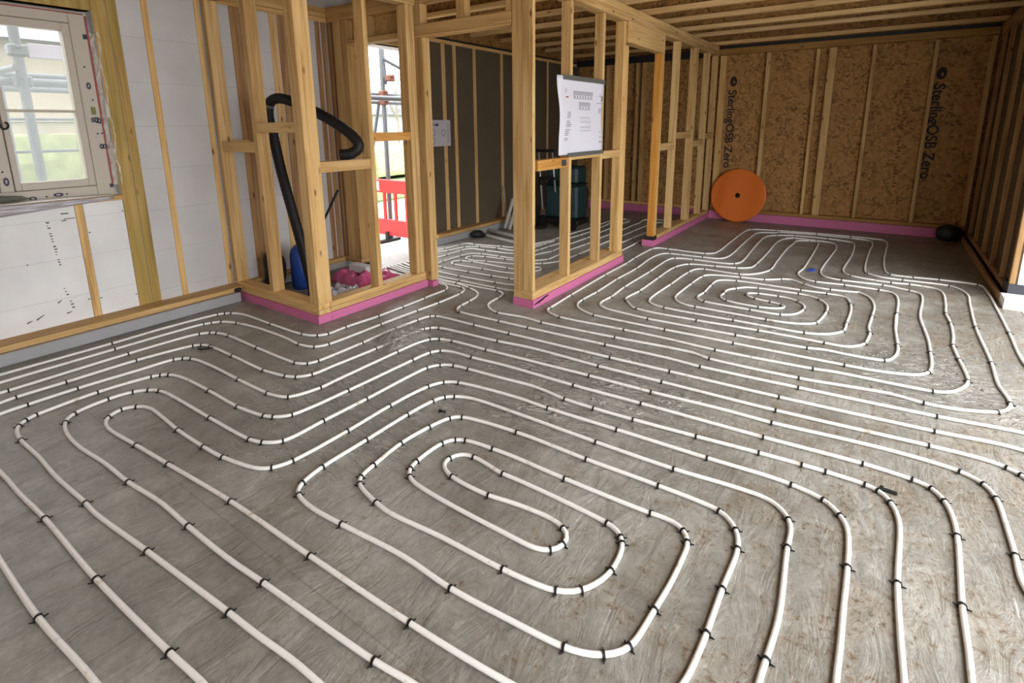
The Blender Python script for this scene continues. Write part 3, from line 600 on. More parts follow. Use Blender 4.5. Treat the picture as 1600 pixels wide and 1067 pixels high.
PIPES = {   # centre lines on the floor, millimetres; a trailing c marks a clip
    'pipe1': '-3950,3620 -3256,3459 -2941,3444 -2563,3458c -2517,3450 -2469,3413 -2454,3357 -2449,3303c -2435,3172 -2408,3118 -2372,3082 -2304,3038 -2244,3025c -2019,3052 -1864,3036c -1320,3073c -835,3117 -717,3082c -244,3102c 20,3148 176,3171 307,3149c 447,3170 593,3238c 639,3299 661,3378c 656,3471 642,3606 653,3929c 650,4589c 675,5185 688,5476 641,5639 590,5699c 265,5689c 98,5693 -14,5787 -2,5746c -22,5882 -25,6200 -6,6891 12,7223 -31,7441 -214,7494c -579,7509c -822,7471 -1009,7425c -1002,7375 -1184,7287 -1225,7124 -1228,6390 -1223,5792 -1276,5610 -1444,5575c -1779,5549c -1850,5503 -1882,5230 -1855,4767c -1866,4287 -1864,4320c -1850,3885c -1856,3638c -1840,3526 -1783,3447 -1704,3403 -1621,3375c -1093,3385c -917,3395 -653,3403c -49,3428c -48,3428c 122,3444 286,3501 346,3581c 366,3699 371,3911c 371,4166 349,4568 353,4747 382,5130 370,5305 304,5346c 122,5409c 124,5402c -180,5389c -309,5428 -359,5563 -366,5761 -329,6484 -319,6829 -365,7057 -542,7122c -779,7133c -876,7071 -771,7172 -879,7003 -918,6740 -913,6173 -921,5563c -944,5396 -1048,5318c -1239,5274c -1479,5212c -1559,5013c -1565,4561c -1562,4105c -1580,3929 -1577,3847 -1548,3816c -1414,3681c -965,3683c -563,3719c -177,3727c -60,3731 -62,3741 -6,3778 38,3857c 56,4005 62,4083c 50,4177 64,4466c 71,4753 25,4985 -61,5080 -21,5067 -240,5021c -346,5024 -438,5076c -559,5173 -631,5135c -631,5139c -753,5037c -948,5001c -1205,4928 -1246,4839c -1262,4558c -1267,4307 -1260,4114 -1204,4015 -1135,3974 -1055,3967c -780,3968 -556,3968c -397,3989 -298,4041 -255,4091c -225,4290 -217,4386c -227,4556 -287,4682c -364,4740 -444,4751c -597,4747 -748,4736c -838,4710 -907,4624c -962,4527 -952,4436c -966,4352 -892,4248c -655,4225c -574,4245 -513,4276 -485,4343 -516,4379c -600,4405c -718,4423c -796,4493c -788,4555 -715,4581c -573,4591c -498,4586 -419,4532c -373,4460 -363,4353c -406,4200 -492,4134c -693,4125c -1031,4128c -1075,4152 -1114,4224 -1099,4359c -1106,4609c -1087,4796 -949,4864c -442,4873c -444,4887c -255,4883c -128,4866 -85,4735 -78,4688c -69,4499 -80,4199c -90,4020c -169,3905 -303,3841c -533,3831 -748,3826c -1011,3815 -1247,3817c -1347,3845 -1403,3912 -1418,4066 -1407,4442c -1395,4903c -1358,5079 -1292,5107c -979,5100c -861,5186 -770,5410c -769,5774 -767,6471 -743,6852 -734,6975 -612,7069c -529,7052 -506,6943 -502,6641 -505,6061 -514,5613 -533,5439 -498,5304 -432,5233 -364,5211c -149,5236c 96,5233c 190,5198 222,5024 212,4624c 202,4305 207,4590c 200,4251 209,3939c 206,3811 184,3694 141,3626c -61,3602 -167,3609 -258,3577c -671,3551c -1136,3527 -1264,3522c -1598,3553 -1679,3598 -1706,3677 -1696,3834c -1711,4138c -1708,4131c -1706,4725c -1711,5251 -1674,5377c -1492,5422c -1209,5431 -1106,5470c -1062,5595 -1075,6068 -1094,6706 -1079,7043 -989,7204c -793,7294c -792,7286c -439,7309c -202,7237 -162,7148 -159,6467 -192,5916 -186,5725 -122,5596c 179,5536c 311,5562c 481,5534 526,5426 522,5084 507,4819c 517,4595c 509,4306 494,4122c 504,3884c 515,3707 516,3570c 489,3471 432,3370 348,3322c -101,3295 -195,3272c -721,3232c -1038,3241 -1324,3231c -1811,3201c -1937,3250 -1985,3304 -1976,3342c -1991,3696c -2012,4397c -2013,4922c -2028,5148c -2024,5648c -1987,5736 -1867,5749c -1466,5750c -1382,5838 -1373,6449 -1371,7214 -1327,7433c -1041,7537c -820,7564 -587,7602c -220,7608c 103,7574 147,7384 140,6985 124,6468 134,5983 175,5838c 344,5840c 529,5870c 795,5862c 826,5720 827,5123 819,4581c 807,4032 850,3750 860,3400 830,3150 750,3060 662,3074 350,3031c -232,2981c -229,2973c -732,2946c -939,2954 -1322,2930c -1891,2898c -2132,2890 -2144,2882c -2493,2882c -2559,2918 -2581,2993c -2594,3105c -2609,3215 -2649,3302 -2719,3354 -2812,3387c -2810,3378c -2904,3411 -2998,3431c -3215,3414 -3950,3572',
    'pipe2': '-3950,3480 -3142,3346 -3042,3335 -2977,3289 -2953,3225c -2953,3029 -2945,2964c -2938,2718c -2940,2478c -2963,2199c -2962,2202c -2960,2056c -2992,1995c -3104,1952c -3461,1942c -3820,1938 -3921,1905c -3961,1876c -3988,1827c -4016,1492 -4009,1161c -4018,620 -4030,100 -3950,-300 -3750,-440 -3400,-470 -1500,-500 400,-500 700,-420 820,-200 840,400 840,2400 780,2780 635,2896 332,2867c -299,2815c -301,2818c -858,2788c -859,2787c -1216,2769c -1938,2741c -1937,2737c -2232,2731c -2582,2721c -2623,2688c -2639,2574c -2649,2373c -2651,2224 -2646,2083c -2656,2061 -2649,1755c -2671,1696c -2744,1661c -3145,1656c -3495,1660c -3613,1643c -3661,1618c -3696,1564c -3716,1525 -3734,1154c -3728,598c -3732,561 -3730,300 -3680,0 -3500,-100 -2500,-120 -1200,-150 100,-180 450,0 570,400 600,1200 580,1700 497,1976 499,2119c 497,2304 492,2439c 465,2519c 397,2567c 220,2582 14,2569 -288,2534c -506,2529 -861,2502c -859,2501c -1214,2487c -1907,2445c -2174,2433c -2269,2410c -2319,2372c -2345,2277 -2351,2110c -2354,1637 -2351,1557c -2400,1399c -2450,1376 -2536,1361c -2816,1358c -3086,1361 -3322,1346c -3375,1318c -3374,1316c -3406,1273c -3419,1085 -3445,812c -3448,606c -3444,501 -3410,400 -3300,330 -3100,350 -2833,373 -2576,379 -2340,390c -1870,395c -1421,416c -1261,427 -500,450 0,470 140,550 200,750 200,1100 194,1424 188,1567 184,1776c 193,2008 194,2052 189,2123 169,2194c 133,2249c 85,2262c -47,2264c -132,2261c -292,2249c -549,2223c -837,2197c -1038,2185c -1200,2184c -1396,2209 -1621,2190 -1830,2174c -1930,2163c -2003,2124c -2043,2050c -2051,1616c -2058,1360c -2064,1155c -2132,1097c -2207,1076c -2540,1067c -2881,1064 -3042,1054c -3103,1024c -3150,965c -3169,860c -3143,708c -3076,654c -3057,637 -2942,626 -2770,622 -2549,639 -2322,645c -2089,665 -1870,665c -1613,670 -1424,683c -951,711c -821,728 -450,750 -220,780 -130,870 -100,1020 -107,1217 -102,1296c -95,1455 -114,1744c -114,1834 -127,1890 -143,1912c -195,1957 -209,1963 -323,1962 -558,1939c -902,1932c -1356,1933 -1601,1924 -1687,1892c -1732,1856c -1752,1789c -1764,1625c -1762,1371c -1761,1140c -1744,1036c -1732,1001 -1690,980c -1584,968 -1426,977c -1145,1000 -1154,998 -932,994c -715,1010 -559,1025c -507,1039 -460,1062c -432,1087 -408,1128c -395,1272c -386,1401 -387,1538 -388,1578c -399,1605 -416,1630c -469,1652 -548,1642 -557,1650c -894,1636c -1152,1640 -1251,1635c -1390,1621c -1434,1598c -1464,1541c -1465,1388c -1454,1332c -1420,1294c -1362,1280 -1185,1269 -894,1268 -894,1268 -802,1270 -754,1288c -726,1334c -726,1370 -741,1390 -767,1406c -825,1420 -859,1419 -991,1407 -1089,1388c -1274,1393c -1357,1429 -1369,1477c -1344,1531 -1283,1545c -1117,1521c -1073,1525 -851,1522 -654,1511c -610,1501 -581,1485c -570,1471 -565,1450c -554,1331c -565,1279 -599,1211c -634,1179 -668,1162c -843,1141c -1093,1132 -1328,1112 -1411,1121c -1504,1139 -1551,1154c -1580,1185c -1593,1267c -1614,1440c -1600,1603c -1573,1718c -1528,1761c -1236,1798c -881,1797c -573,1804c -344,1798c -302,1770 -269,1729 -259,1713c -247,1645c -251,1456c -251,1283c -254,1194 -262,1111 -310,970 -420,900 -620,866 -951,842c -1396,828c -1872,817c -2314,787c -2581,769c -2815,752 -2910,761 -2961,786c -2997,857c -2960,914c -2897,943 -2769,942 -2557,930c -2318,932c -2171,941c -1980,980 -1928,1017c -1899,1095c -1891,1370c -1898,1634c -1880,1888c -1842,1977c -1769,2018c -1439,2060 -1226,2059c -866,2074c -465,2089c -233,2104 -150,2100c -36,2073c 19,2012c 40,1975 50,1911 55,1762c 54,1569 55,1464 53,1327 55,1100 55,880 0,700 -120,630 -500,610 -1017,594 -1128,591 -1280,577 -1409,569c -1643,551 -1863,534c -2224,503 -2316,504c -2601,493 -2834,496 -3059,490c -3155,498 -3221,515c -3268,550c -3286,602c -3303,858c -3303,857c -3267,1097c -3245,1140c -3207,1170c -3204,1171c -3096,1194 -2821,1201c -2530,1199c -2342,1223c -2288,1246c -2230,1308c -2203,1619c -2196,1613c -2186,2076c -2176,2215c -2139,2279c -2062,2304 -1913,2307c -1667,2330 -1233,2339c -1231,2334c -860,2360c -299,2384c 74,2408c 238,2399c 297,2380c 334,2311c 351,2205 353,2121c 353,2117c 344,1914 337,1787c 336,1603 333,1519 345,900 330,550 220,360 0,290 -900,280 -1486,273 -1847,249c -2216,244 -2600,240 -3100,140 -3400,180 -3560,330 -3587,530 -3599,594c -3589,803c -3580,1142c -3529,1441c -3492,1486c -3417,1501c -3155,1504c -2807,1501c -2636,1529c -2574,1556c -2525,1624c -2518,1761 -2501,2070c -2497,2339c -2480,2479c -2459,2520c -2403,2557c -1928,2594c -1686,2625 -1224,2626c -852,2641c -583,2651 -291,2664c 130,2700 306,2716c 487,2722 554,2704c 597,2672c 720,2400 720,1500 700,100 600,-200 300,-350 -1500,-340 -3500,-300 -3780,-200 -3880,100 -3889,593 -3886,1135c -3882,1436 -3868,1670c -3842,1718c -3807,1770c -3680,1817c -3481,1846 -3159,1854 -2971,1840c -2851,1868c -2808,1949c -2804,1975 -2797,2370c -2785,2721c -2775,2944c -2781,3215c -2801,3301 -2833,3348 -2884,3368c -2876,3361 -3180,3377 -3950,3525',
    'pipe3': '-3950,3680 -3306,3513 -3029,3514c -2622,3514c -2447,3529 -2318,3553 -2288,3650 -2230,3919 -2282,4613 -2282,5086 -2278,5445 -2283,5789c -2294,5945 -2255,6500 -2262,7200 -2340,7450 -2650,7500 -2780,7350 -2748,7124 -2754,6891c -2746,6538 -2761,6133 -2770,5883 -2754,5552 -2756,5470c -2771,5128 -2764,4851 -2763,4613c -2845,4497 -2877,4363 -2952,4262 -3249,4194c -3396,4149 -3462,4161c -3512,4180 -3512,4180 -3539,4241 -3518,4286c -3374,4343c -3136,4372c -3040,4388 -2982,4523 -2971,4729 -2909,4955c -2923,5129 -2916,5394 -2907,5777c -2906,5855 -2921,6224 -2925,6493 -2931,6970 -2930,7200 -3020,7300 -3100,7200 -3060,6515 -3050,6142 -3060,5880c -3076,5687 -3044,5339 -3061,5117c -3067,4926c -3072,4865 -3022,4584 -3086,4455 -3263,4442c -3490,4426c -3606,4379 -3630,4223c -3631,3943c -3599,3826 -3552,3787 -3462,3768c -3149,3782c -2877,3793c -2686,3808c -2646,3818 -2614,3964 -2629,4156 -2605,4200 -2620,4260c -2668,4303 -2698,4265 -2690,4123 -2755,3975 -3100,3940c -3452,3921c -3507,3946 -3507,3946 -3542,4025 -3476,4068c -3357,4104c -2915,4098c -2845,4106 -2778,4213 -2781,4396 -2715,4435c -2620,4600 -2604,4821 -2596,4959c -2597,5240 -2606,5539 -2602,5787 -2592,6178 -2589,6501c -2584,6924 -2570,7200 -2500,7300 -2410,7200 -2415,6480 -2430,6070c -2439,5808 -2452,5458 -2442,5196 -2456,4960 -2457,4705c -2451,4541 -2436,4279 -2433,4124c -2432,4123c -2449,3871 -2466,3712 -2540,3664 -2725,3640c -3130,3621c -3443,3633 -3950,3750',
    'pipe4': '-3160,7100 -3170,6800 -3167,6375 -3192,5922 -3199,5609 -3209,5514c -3165,5168c -3180,5054 -3149,4777 -3203,4625 -3551,4581c -3768,4549 -3784,4416c -3785,4181c -3807,4024 -3930,4020 -4000,4080 -4020,4160 -3988,4213 -3911,4344c -3867,4577c -3728,4692c -3519,4744c -3287,4746 -3228,4897 -3231,5115 -3184,5285 -3154,5405 -3186,5475 -3208,5438 -3228,5318 -3272,5180 -3299,5004 -3372,4869 -3525,4843c -3853,4754c -3968,4761 -3988,4630c -4002,4389c -4044,4273 -4100,4280',
}

# ------------------------------------------------------------------ underfloor heating pipes
PR = 0.0084
def clip_mesh():
    bm = bmesh.new()
    # strap over the pipe (pipe runs along local x), two barbed legs pushed into the board, small side wings
    n = 12; r0, r1, hw = 0.0088, 0.0116, 0.0036
    pts = [(-1.0, -PR)] + [(math.cos(math.pi - math.pi * k / n), None, math.sin(math.pi * k / n)) for k in range(n + 1)] + [(1.0, -PR)]
    rows = []
    for p in pts:
        if len(p) == 2: y0, z0, y1, z1 = p[0] * r0, 0.0, p[0] * r1, 0.0
        else: y0, z0, y1, z1 = p[0] * r0, PR + p[2] * r0, p[0] * r1, PR + p[2] * r1
        rows.append([bm.verts.new(v) for v in ((-hw, y0, z0), (hw, y0, z0), (hw, y1, z1), (-hw, y1, z1))])
    for a, b in zip(rows, rows[1:]):
        for k in range(4): bm.faces.new((a[k], a[(k + 1) % 4], b[(k + 1) % 4], b[k]))
    bm.faces.new(rows[0][::-1]); bm.faces.new(rows[-1])
    for s in (-1, 1):
        prim_cyl(bm, (0, s * 0.0105, 0.003), (0.004 * s, s * 0.022, 0.006), 0.003, 6, 0.002)
    bmesh.ops.recalc_face_normals(bm, faces=bm.faces)
    me = bpy.data.meshes.new('pipe_clip'); bm.to_mesh(me); bm.free(); me.materials.append(BLACK)
    return me
CLIP = clip_mesh()
CAMP = Vector((0, 0, 1.384))
def pipe(data, label, group=None):
    raw = []
    for tok in data.split():
        c = tok.endswith('c'); x, y = tok.rstrip('c').split(','); raw.append((int(x) / 1000, int(y) / 1000, c))
    pts = [Vector((x, y, PR)) for x, y, c in raw]
    # drop near-duplicate points
    keep = [0]
    for i in range(1, len(pts)):
        if (pts[i] - pts[keep[-1]]).length > 0.028: keep.append(i)
        elif raw[i][2]: raw[keep[-1]] = (raw[keep[-1]][0], raw[keep[-1]][1], True)
    pts = [pts[i] for i in keep]; cl = [raw[i][2] for i in keep]
    dense = catmull(pts, 0.02)
    for _ in range(3):
        dense = [dense[0]] + [(dense[i - 1] + dense[i] * 2 + dense[i + 1]) / 4 for i in range(1, len(dense) - 1)] + [dense[-1]]
    bm = bmesh.new(); prim_tube(bm, dense, PR, 10)
    o = add('heating_pipe', bm, PIPE, origin=(pts[0].x, pts[0].y, 0.0))
    tag(o, label, 'heating pipe', group)
    spots = []; last = None
    for p, c in zip(pts, cl):
        if not c or (last is not None and (p - last).length < 0.035): continue
        last = p
        i = min(range(1, len(dense) - 1), key=lambda k: (dense[k] - p).length_squared)
        t = (dense[i + 1] - dense[i - 1]).normalized(); q = dense[i]
        spots.append(((q - CAMP).length, Matrix.Translation((q.x, q.y, 0.0)) @ Matrix.Rotation(math.atan2(t.y, t.x), 4, 'Z')))
    spots.sort(key=lambda s: s[0])
    inv = Matrix.Translation(-Vector(o.location))
    for d, M in spots[:100]:
        c = bpy.data.objects.new('pipe_clip', CLIP); COL.objects.link(c); c.parent = o; c.matrix_local = inv @ M
    if len(spots) > 100:
        bm = bmesh.new()
        for d, M in spots[100:]:
            n0 = len(bm.verts); bm.from_mesh(CLIP)
            bm.verts.ensure_lookup_table()
            bmesh.ops.transform(bm, matrix=M, verts=bm.verts[n0:])
        c = add('pipe_clip', bm, BLACK, o); c['kind'] = 'stuff'
    return o
pipe(PIPES['pipe2'], 'white heating pipe running below the window wall and coiling in the big elongated loops')
pipe(PIPES['pipe1'], 'white heating pipe winding in tight loops between the pink partition foot and the orange reel')
pipe(PIPES['pipe3'], 'white heating pipe zigzagging over the hallway floor behind the partition')
pipe(PIPES['pipe4'], 'white heating pipe along the hallway edge strip below the dark insulation boards')

# ------------------------------------------------------------------ things in and around the closet
bm = bmesh.new()
hp = catmull([(-3.605, 2.40, 0.045), (-3.639, 2.42, 0.13), (-3.70, 2.42, 0.361), (-3.79, 2.42, 0.653), (-3.909, 2.42, 1.033), (-3.978, 2.42, 1.337), (-4.011, 2.42, 1.475), (-3.996, 2.43, 1.565), (-3.885, 2.44, 1.60), (-3.72, 2.47, 1.562), (-3.519, 2.5, 1.491), (-3.363, 2.54, 1.414), (-3.248, 2.58, 1.335), (-3.185, 2.6, 1.266), (-3.180, 2.59, 1.222), (-3.215, 2.55, 1.188), (-3.27, 2.50, 1.182)], 0.012)
prim_tube(bm, hp, [0.039 + 0.0012 * math.sin(i * 2.1) for i in range(len(hp))], 14)
hose = add('hose', bm, BLACK)
tag(hose, 'thick black hose bent over inside the closet framing', 'hose')
bm = bmesh.new(); k = hp.index(min(hp, key=lambda p: (p - Vector((-4.0, 2.43, 1.54))).length)); prim_tube(bm, hp[k - 1:k + 2], 0.0412, 14)
add('tape_band', bm, GAFFER, hose)
bm = bmesh.new(); prim_tube(bm, [(-4.30, 2.93, 0.0), (-4.20, 2.95, 0.50), (-3.93, 2.95, 0.83)], 0.011, 8)
tag(add('conduit', bm, BLACK), 'thin black conduit leaning behind the closet corner post', 'conduit')
bm = bmesh.new()
prim_lathe(bm, [(0.001, 0.0), (0.080, 0.0), (0.088, 0.02), (0.088, 0.30), (0.075, 0.35), (0.04, 0.385), (0.022, 0.39), (0.022, 0.41), (0.001, 0.41)], Matrix.Translation((-4.075, 2.62, 0.0)))
can = add('gas_canister', bm, BLUE); tag(can, 'blue canister standing in the closet beside the black hose', 'canister')
bm = bmesh.new(); prim_lathe(bm, [(0.001, 0.411), (0.015, 0.411), (0.015, 0.435), (0.001, 0.44)], Matrix.Translation((-4.075, 2.62, 0.0)), 14); add('valve', bm, REFL, can)
def lump(name, loc, size, mat, seed, rough=0.22, sub=3, flat=0.0):
    rnd = random.Random(seed); bm = bmesh.new(); bmesh.ops.create_icosphere(bm, subdivisions=sub, radius=1.0)
    dirs = [(Vector((rnd.uniform(-1, 1), rnd.uniform(-1, 1), rnd.uniform(-1, 1))).normalized(), rnd.uniform(-1, 1)) for _ in range(26)]
    for v in bm.verts:
        n = v.co.normalized(); d = 0
        for dr, a in dirs: d += a * max(0, n.dot(dr)) ** 14
        v.co = n * (1 + rough * d)
        v.co.z = max(v.co.z, -1 + flat)
    for f in bm.faces: f.smooth = True
    zmin = min(v.co.z for v in bm.verts)
    for v in bm.verts: v.co = Vector((v.co.x * size[0] + loc[0], v.co.y * size[1] + loc[1], (v.co.z - zmin) * size[2] + loc[2]))
    return add(name, bm, mat)
tag(lump('sack', (-4.21, 2.44, 0.0), (0.075, 0.085, 0.20), BLACKM, 3, flat=0.25), 'black bag slumped against the white blocks beside the blue canister', 'bag')
def sheet(name, corners, nu, nv, amp, mat, seed, z0=0.0, thick=0.002, freq=3.0, fold=1.0):
    rnd = random.Random(seed); bm = bmesh.new(); grid = []
    ph = [(rnd.uniform(0, 6.3), rnd.uniform(-freq, freq), rnd.uniform(-freq, freq), rnd.uniform(.4, 1)) for _ in range(9)]
    a, b, c, d = [Vector(p) for p in corners]
    for i in range(nu + 1):
        row = []
        for j in range(nv + 1):
            u, v = i / nu, j / nv
            p = a * (1 - u) * (1 - v) + b * u * (1 - v) + c * u * v + d * (1 - u) * v
            h = sum(w * abs(math.sin(q + 6.283 * (fx * u + fy * v))) for q, fx, fy, w in ph) / 6
            e = min(1, 6 * u * (1 - u) + .15, 6 * v * (1 - v) + .15)
            p.z += z0 + amp * h * e; p.x += rnd.uniform(-.006, .006) * fold; p.y += rnd.uniform(-.006, .006) * fold
            row.append(bm.verts.new(p))
        grid.append(row)
    for i in range(nu):
        for j in range(nv):
            f = bm.faces.new((grid[i][j], grid[i + 1][j], grid[i + 1][j + 1], grid[i][j + 1])); f.smooth = True
    o = add(name, bm, mat)
    m = o.modifiers.new('thick', 'SOLIDIFY'); m.thickness = thick; m.offset = 1
    return o
tag(sheet('film_sheet', [(-4.02, 2.86, 0), (-3.45, 2.70, 0), (-3.32, 3.20, 0), (-4.0, 3.24, 0)], 34, 30, 0.15, PINKF, 5, 0.003, 0.004, 2.2), 'crumpled pink plastic membrane heaped on the closet floor', 'plastic film')
tag(sheet('film_sheet', [(-3.62, 2.48, 0), (-3.30, 2.30, 0), (-3.30, 2.70, 0), (-3.60, 2.72, 0)], 24, 24, 0.17, GREYF, 8, 0.003, 0.002, 1.6), 'milky grey plastic film bunched behind the closet corner post', 'plastic film')
tag(box('foam_offcut', -3.83, -3.60, 2.93, 3.02, 0.115, 0.18, EPSW, bev=0.006), 'white foam offcut lying on the pink membrane', 'foam offcut')
tag(sheet('paper_scrap', [(-4.10, 2.34, 0), (-3.96, 2.30, 0), (-3.92, 2.40, 0), (-4.04, 2.46, 0)], 8, 8, 0.05, WHITEF, 12, 0.002, 0.001, 1.0), 'scrap of white paper on the closet floor in front of the blue canister', 'paper')

# ------------------------------------------------------------------ plan sheet and notice
ps = empty('plan_sheet', (-2.08, 4.0, 1.45), 'large white plan sheet of printed drawings pinned to the partition studs with grey tape', 'plan sheet')
def plan_x(y, z):
    return -2.078 + 0.018 * math.sin((y - 3.6) * 9) * max(0, (3.86 - y)) * 3 + 0.006 * math.sin(z * 14 + y * 5)
bm = bmesh.new(); ny, nz = 20, 24; g = []
for i in range(ny + 1):
    row = []
    for k in range(nz + 1):
        y = 3.615 + 0.775 * i / ny; z = 1.148 + 0.602 * k / nz
        if i == 0: y += 0.018 * math.sin(k / nz * 5.0)
        row.append(bm.verts.new((plan_x(y, z), y, z)))
    g.append(row)
for i in range(ny):
    for k in range(nz):
        f = bm.faces.new((g[i][k], g[i + 1][k], g[i + 1][k + 1], g[i][k + 1])); f.smooth = True
o = add('paper', bm, PAPER, ps); m = o.modifiers.new('thick', 'SOLIDIFY'); m.thickness = 0.0012; m.offset = -1
def ink_strip(bm, y0, y1, z0, z1):
    n = max(1, int((y1 - y0) / 0.03)); 
    for i in range(n):
        ya, yb = y0 + (y1 - y0) * i / n, y0 + (y1 - y0) * (i + 1) / n
        vs = [bm.verts.new((plan_x(yy, zz) + 0.0026, yy, zz)) for yy, zz in ((ya, z0), (yb, z0), (yb, z1), (ya, z1))]
        bm.faces.new(vs)
rnd = random.Random(4); bm = bmesh.new()
def elevation(y0, y1, z0, z1, roof):
    t = 0.004
    ink_strip(bm, y0, y1, z0, z0 + t); ink_strip(bm, y0, y1, z1 - t, z1); ink_strip(bm, y0, y0 + t, z0, z1); ink_strip(bm, y1 - t, y1, z0, z1)
    if roof:
        for k in range(5): ink_strip(bm, y0, y1, z0 + (z1 - z0) * (.5 + .09 * k), z0 + (z1 - z0) * (.5 + .09 * k) + .003)
    n = int((y1 - y0) / 0.045)
    for k in range(n):
        ya = y0 + (y1 - y0) * (k + .25) / n; ink_strip(bm, ya, ya + 0.018, z0 + .008, z0 + (z1 - z0) * .42)
elevation(3.86, 4.19, 1.585, 1.645, True); add('elevation_drawing', bm, INKG, ps); bm = bmesh.new()
elevation(3.95, 4.15, 1.50, 1.56, True); add('elevation_drawing', bm, INKG, ps); bm = bmesh.new()
for k in range(6):
    ink_strip(bm, 3.965 + .036 * k, 3.968 + .036 * k, 1.33, 1.44)
for zz in (1.33, 1.36, 1.40, 1.437): ink_strip(bm, 3.965, 4.15, zz, zz + .003)
add('floor_plan_drawing', bm, INKG, ps); bm = bmesh.new()
for k in range(17):
    z = 1.475 - k * .0135
    if k % 5 == 4: continue
    ink_strip(bm, 3.735 - .002 * k, 3.735 - .002 * k + rnd.uniform(.05, .09), z, z + .006)
add('text_column', bm, INKG, ps); bm = bmesh.new()
for k, z in enumerate((1.63, 1.615, 1.51, 1.50, 1.488, 1.476, 1.315, 1.27, 1.235, 1.225)): ink_strip(bm, 4.31, 4.31 + rnd.uniform(.03, .07), z, z + .005)
ink_strip(bm, 4.27, 4.385, 1.557, 1.562); ink_strip(bm, 4.35, 4.38, 1.575, 1.615)
add('title_block', bm, INKG, ps); bm = bmesh.new()
for k in range(4): ink_strip(bm, 3.70, 3.73 + .012 * (k % 2), 1.625 + .008 * k, 1.628 + .008 * k)
add('note_text', bm, INKG, ps)
bm = bmesh.new(); ink_strip(bm, 3.715, 3.76, 1.588, 1.598); add('red_stamp', bm, INKR, ps)
boxes('tape', [(-2.080, -2.0655, 3.68, 4.41, 1.722, 1.758)], GAFFER, ps, 0.002)
boxes('tape', [(-2.084, -2.0655, 3.76, 4.41, 1.128, 1.160)], GAFFER, ps, 0.002)
nt_ = empty('notice_sheet', (-4.32, 4.71, 1.29), 'small white landscape notice with round diagrams fixed to the dark hallway studs', 'notice')
box('paper', -4.326, -4.3235, 4.50, 4.925, 1.145, 1.447, PAPERG, nt_)
bm = bmesh.new()
def ring(cy, cz, r, w=0.010, n=20):
    o_ = [bm.verts.new((-4.3228, cy + r * math.cos(6.2832 * k / n), cz + r * math.sin(6.2832 * k / n))) for k in range(n)]
    i_ = [bm.verts.new((-4.3228, cy + (r - w) * math.cos(6.2832 * k / n), cz + (r - w) * math.sin(6.2832 * k / n))) for k in range(n)]
    for k in range(n): bm.faces.new((o_[k], o_[(k + 1) % n], i_[(k + 1) % n], i_[k]))
ring(4.615, 1.305, .045); ring(4.615, 1.205, .042); ring(4.80, 1.30, .038)
prim_box(bm, -4.3233, -4.3226, 4.55, 4.655, 1.385, 1.40); prim_box(bm, -4.3233, -4.3226, 4.55, 4.62, 1.365, 1.375)
for k in range(12): prim_box(bm, -4.3233, -4.3226, 4.865, 4.895, 1.18 + k * .02, 1.187 + k * .02)
add('printed_drawing', bm, INKG, nt_)
bm = bmesh.new(); prim_box(bm, -4.3233, -4.3225, 4.665, 4.715, 1.38, 1.405); add('printed_drawing', bm, INK, nt_)

# ------------------------------------------------------------------ reel, sack and small things on the floor
reel = empty('cable_reel', (-1.62, 8.0, 0.0), 'round orange reel with a dark centre hole leaning against the printed boards', 'reel')
tilt = math.radians(7.5)
Mr = Matrix.Translation((-1.655, 7.975, 0.0)) @ Matrix.Rotation(math.radians(-3), 4, 'Z') @ Matrix.Rotation(-tilt, 4, 'X') @ Matrix.Translation((0, 0, 0.375)) @ Matrix.Rotation(math.radians(90), 4, 'X')
def disc(z0, z1, r, hole, seg=72):
    bm = bmesh.new(); prof = [(hole, z0), (r - .012, z0), (r, z0 + .006), (r, z1 - .006), (r - .012, z1), (hole, z1)]
    rings = [[bm.verts.new(Mr @ Vector((a * math.cos(6.28318 * k / seg), a * math.sin(6.28318 * k / seg), z))) for k in range(seg)] for a, z in prof]
    for a, b in zip(rings, rings[1:] + rings[:1]):
        for k in range(seg): bm.faces.new((a[k], a[(k + 1) % seg], b[(k + 1) % seg], b[k]))
    return bm
add('flange', disc(-0.02, 0.005, 0.375, 0.036), ORANGE, reel)
add('core', disc(-0.045, -0.021, 0.13, 0.033, 40), BLACK, reel)
bm = bmesh.new(); prim_lathe(bm, [(0.001, -0.04), (0.030, -0.04), (0.030, -0.012), (0.001, -0.012)], Mr, 24); add('hub', bm, BLACK, reel)
tag(lump('sack', (0.745, 7.99, 0.0), (0.12, 0.08, 0.125), BLACKM, 23, 0.3, flat=0.45), 'dark sack in the shadowed corner of the printed board wall', 'sack')
tag(sheet('tape_scrap', [(-0.49, 5.60, 0), (-0.42, 5.595, 0), (-0.41, 5.67, 0), (-0.465, 5.71, 0)], 5, 5, 0.012, plain('blue_tape', (0.03, 0.08, 0.42), 0.5), 3, 0.002, 0.001), 'scrap of blue tape beside a bend of the far pipe loops', 'tape')
bm = bmesh.new()
prim_box(bm, 0.135, 0.19, 2.262, 2.276, 0.0, 0.012, 0.003); prim_box(bm, 0.135, 0.147, 2.276, 2.292, 0.0, 0.009, 0.002)
tag(add('loose_clip_strip', bm, BLACK), 'loose black plastic clip strip lying beside a pipe bend on muddy film', 'clip strip')
bm = bmesh.new(); prim_tube(bm, [(-1.67, 1.75, .006), (-1.645, 1.735, .018), (-1.62, 1.742, .006)], .004, 6); prim_tube(bm, [(-1.66, 1.735, .005), (-1.63, 1.755, .008)], .004, 6)
tag(add('broken_clip', bm, BLACK), 'broken black pipe clip lying on the film above the inner left loop', 'clip')
bm = bmesh.new(); prim_tube(bm, [(-3.45, 1.44, .006), (-3.41, 1.44, .012), (-3.385, 1.475, .012), (-3.38, 1.50, .01)], .0055, 6)
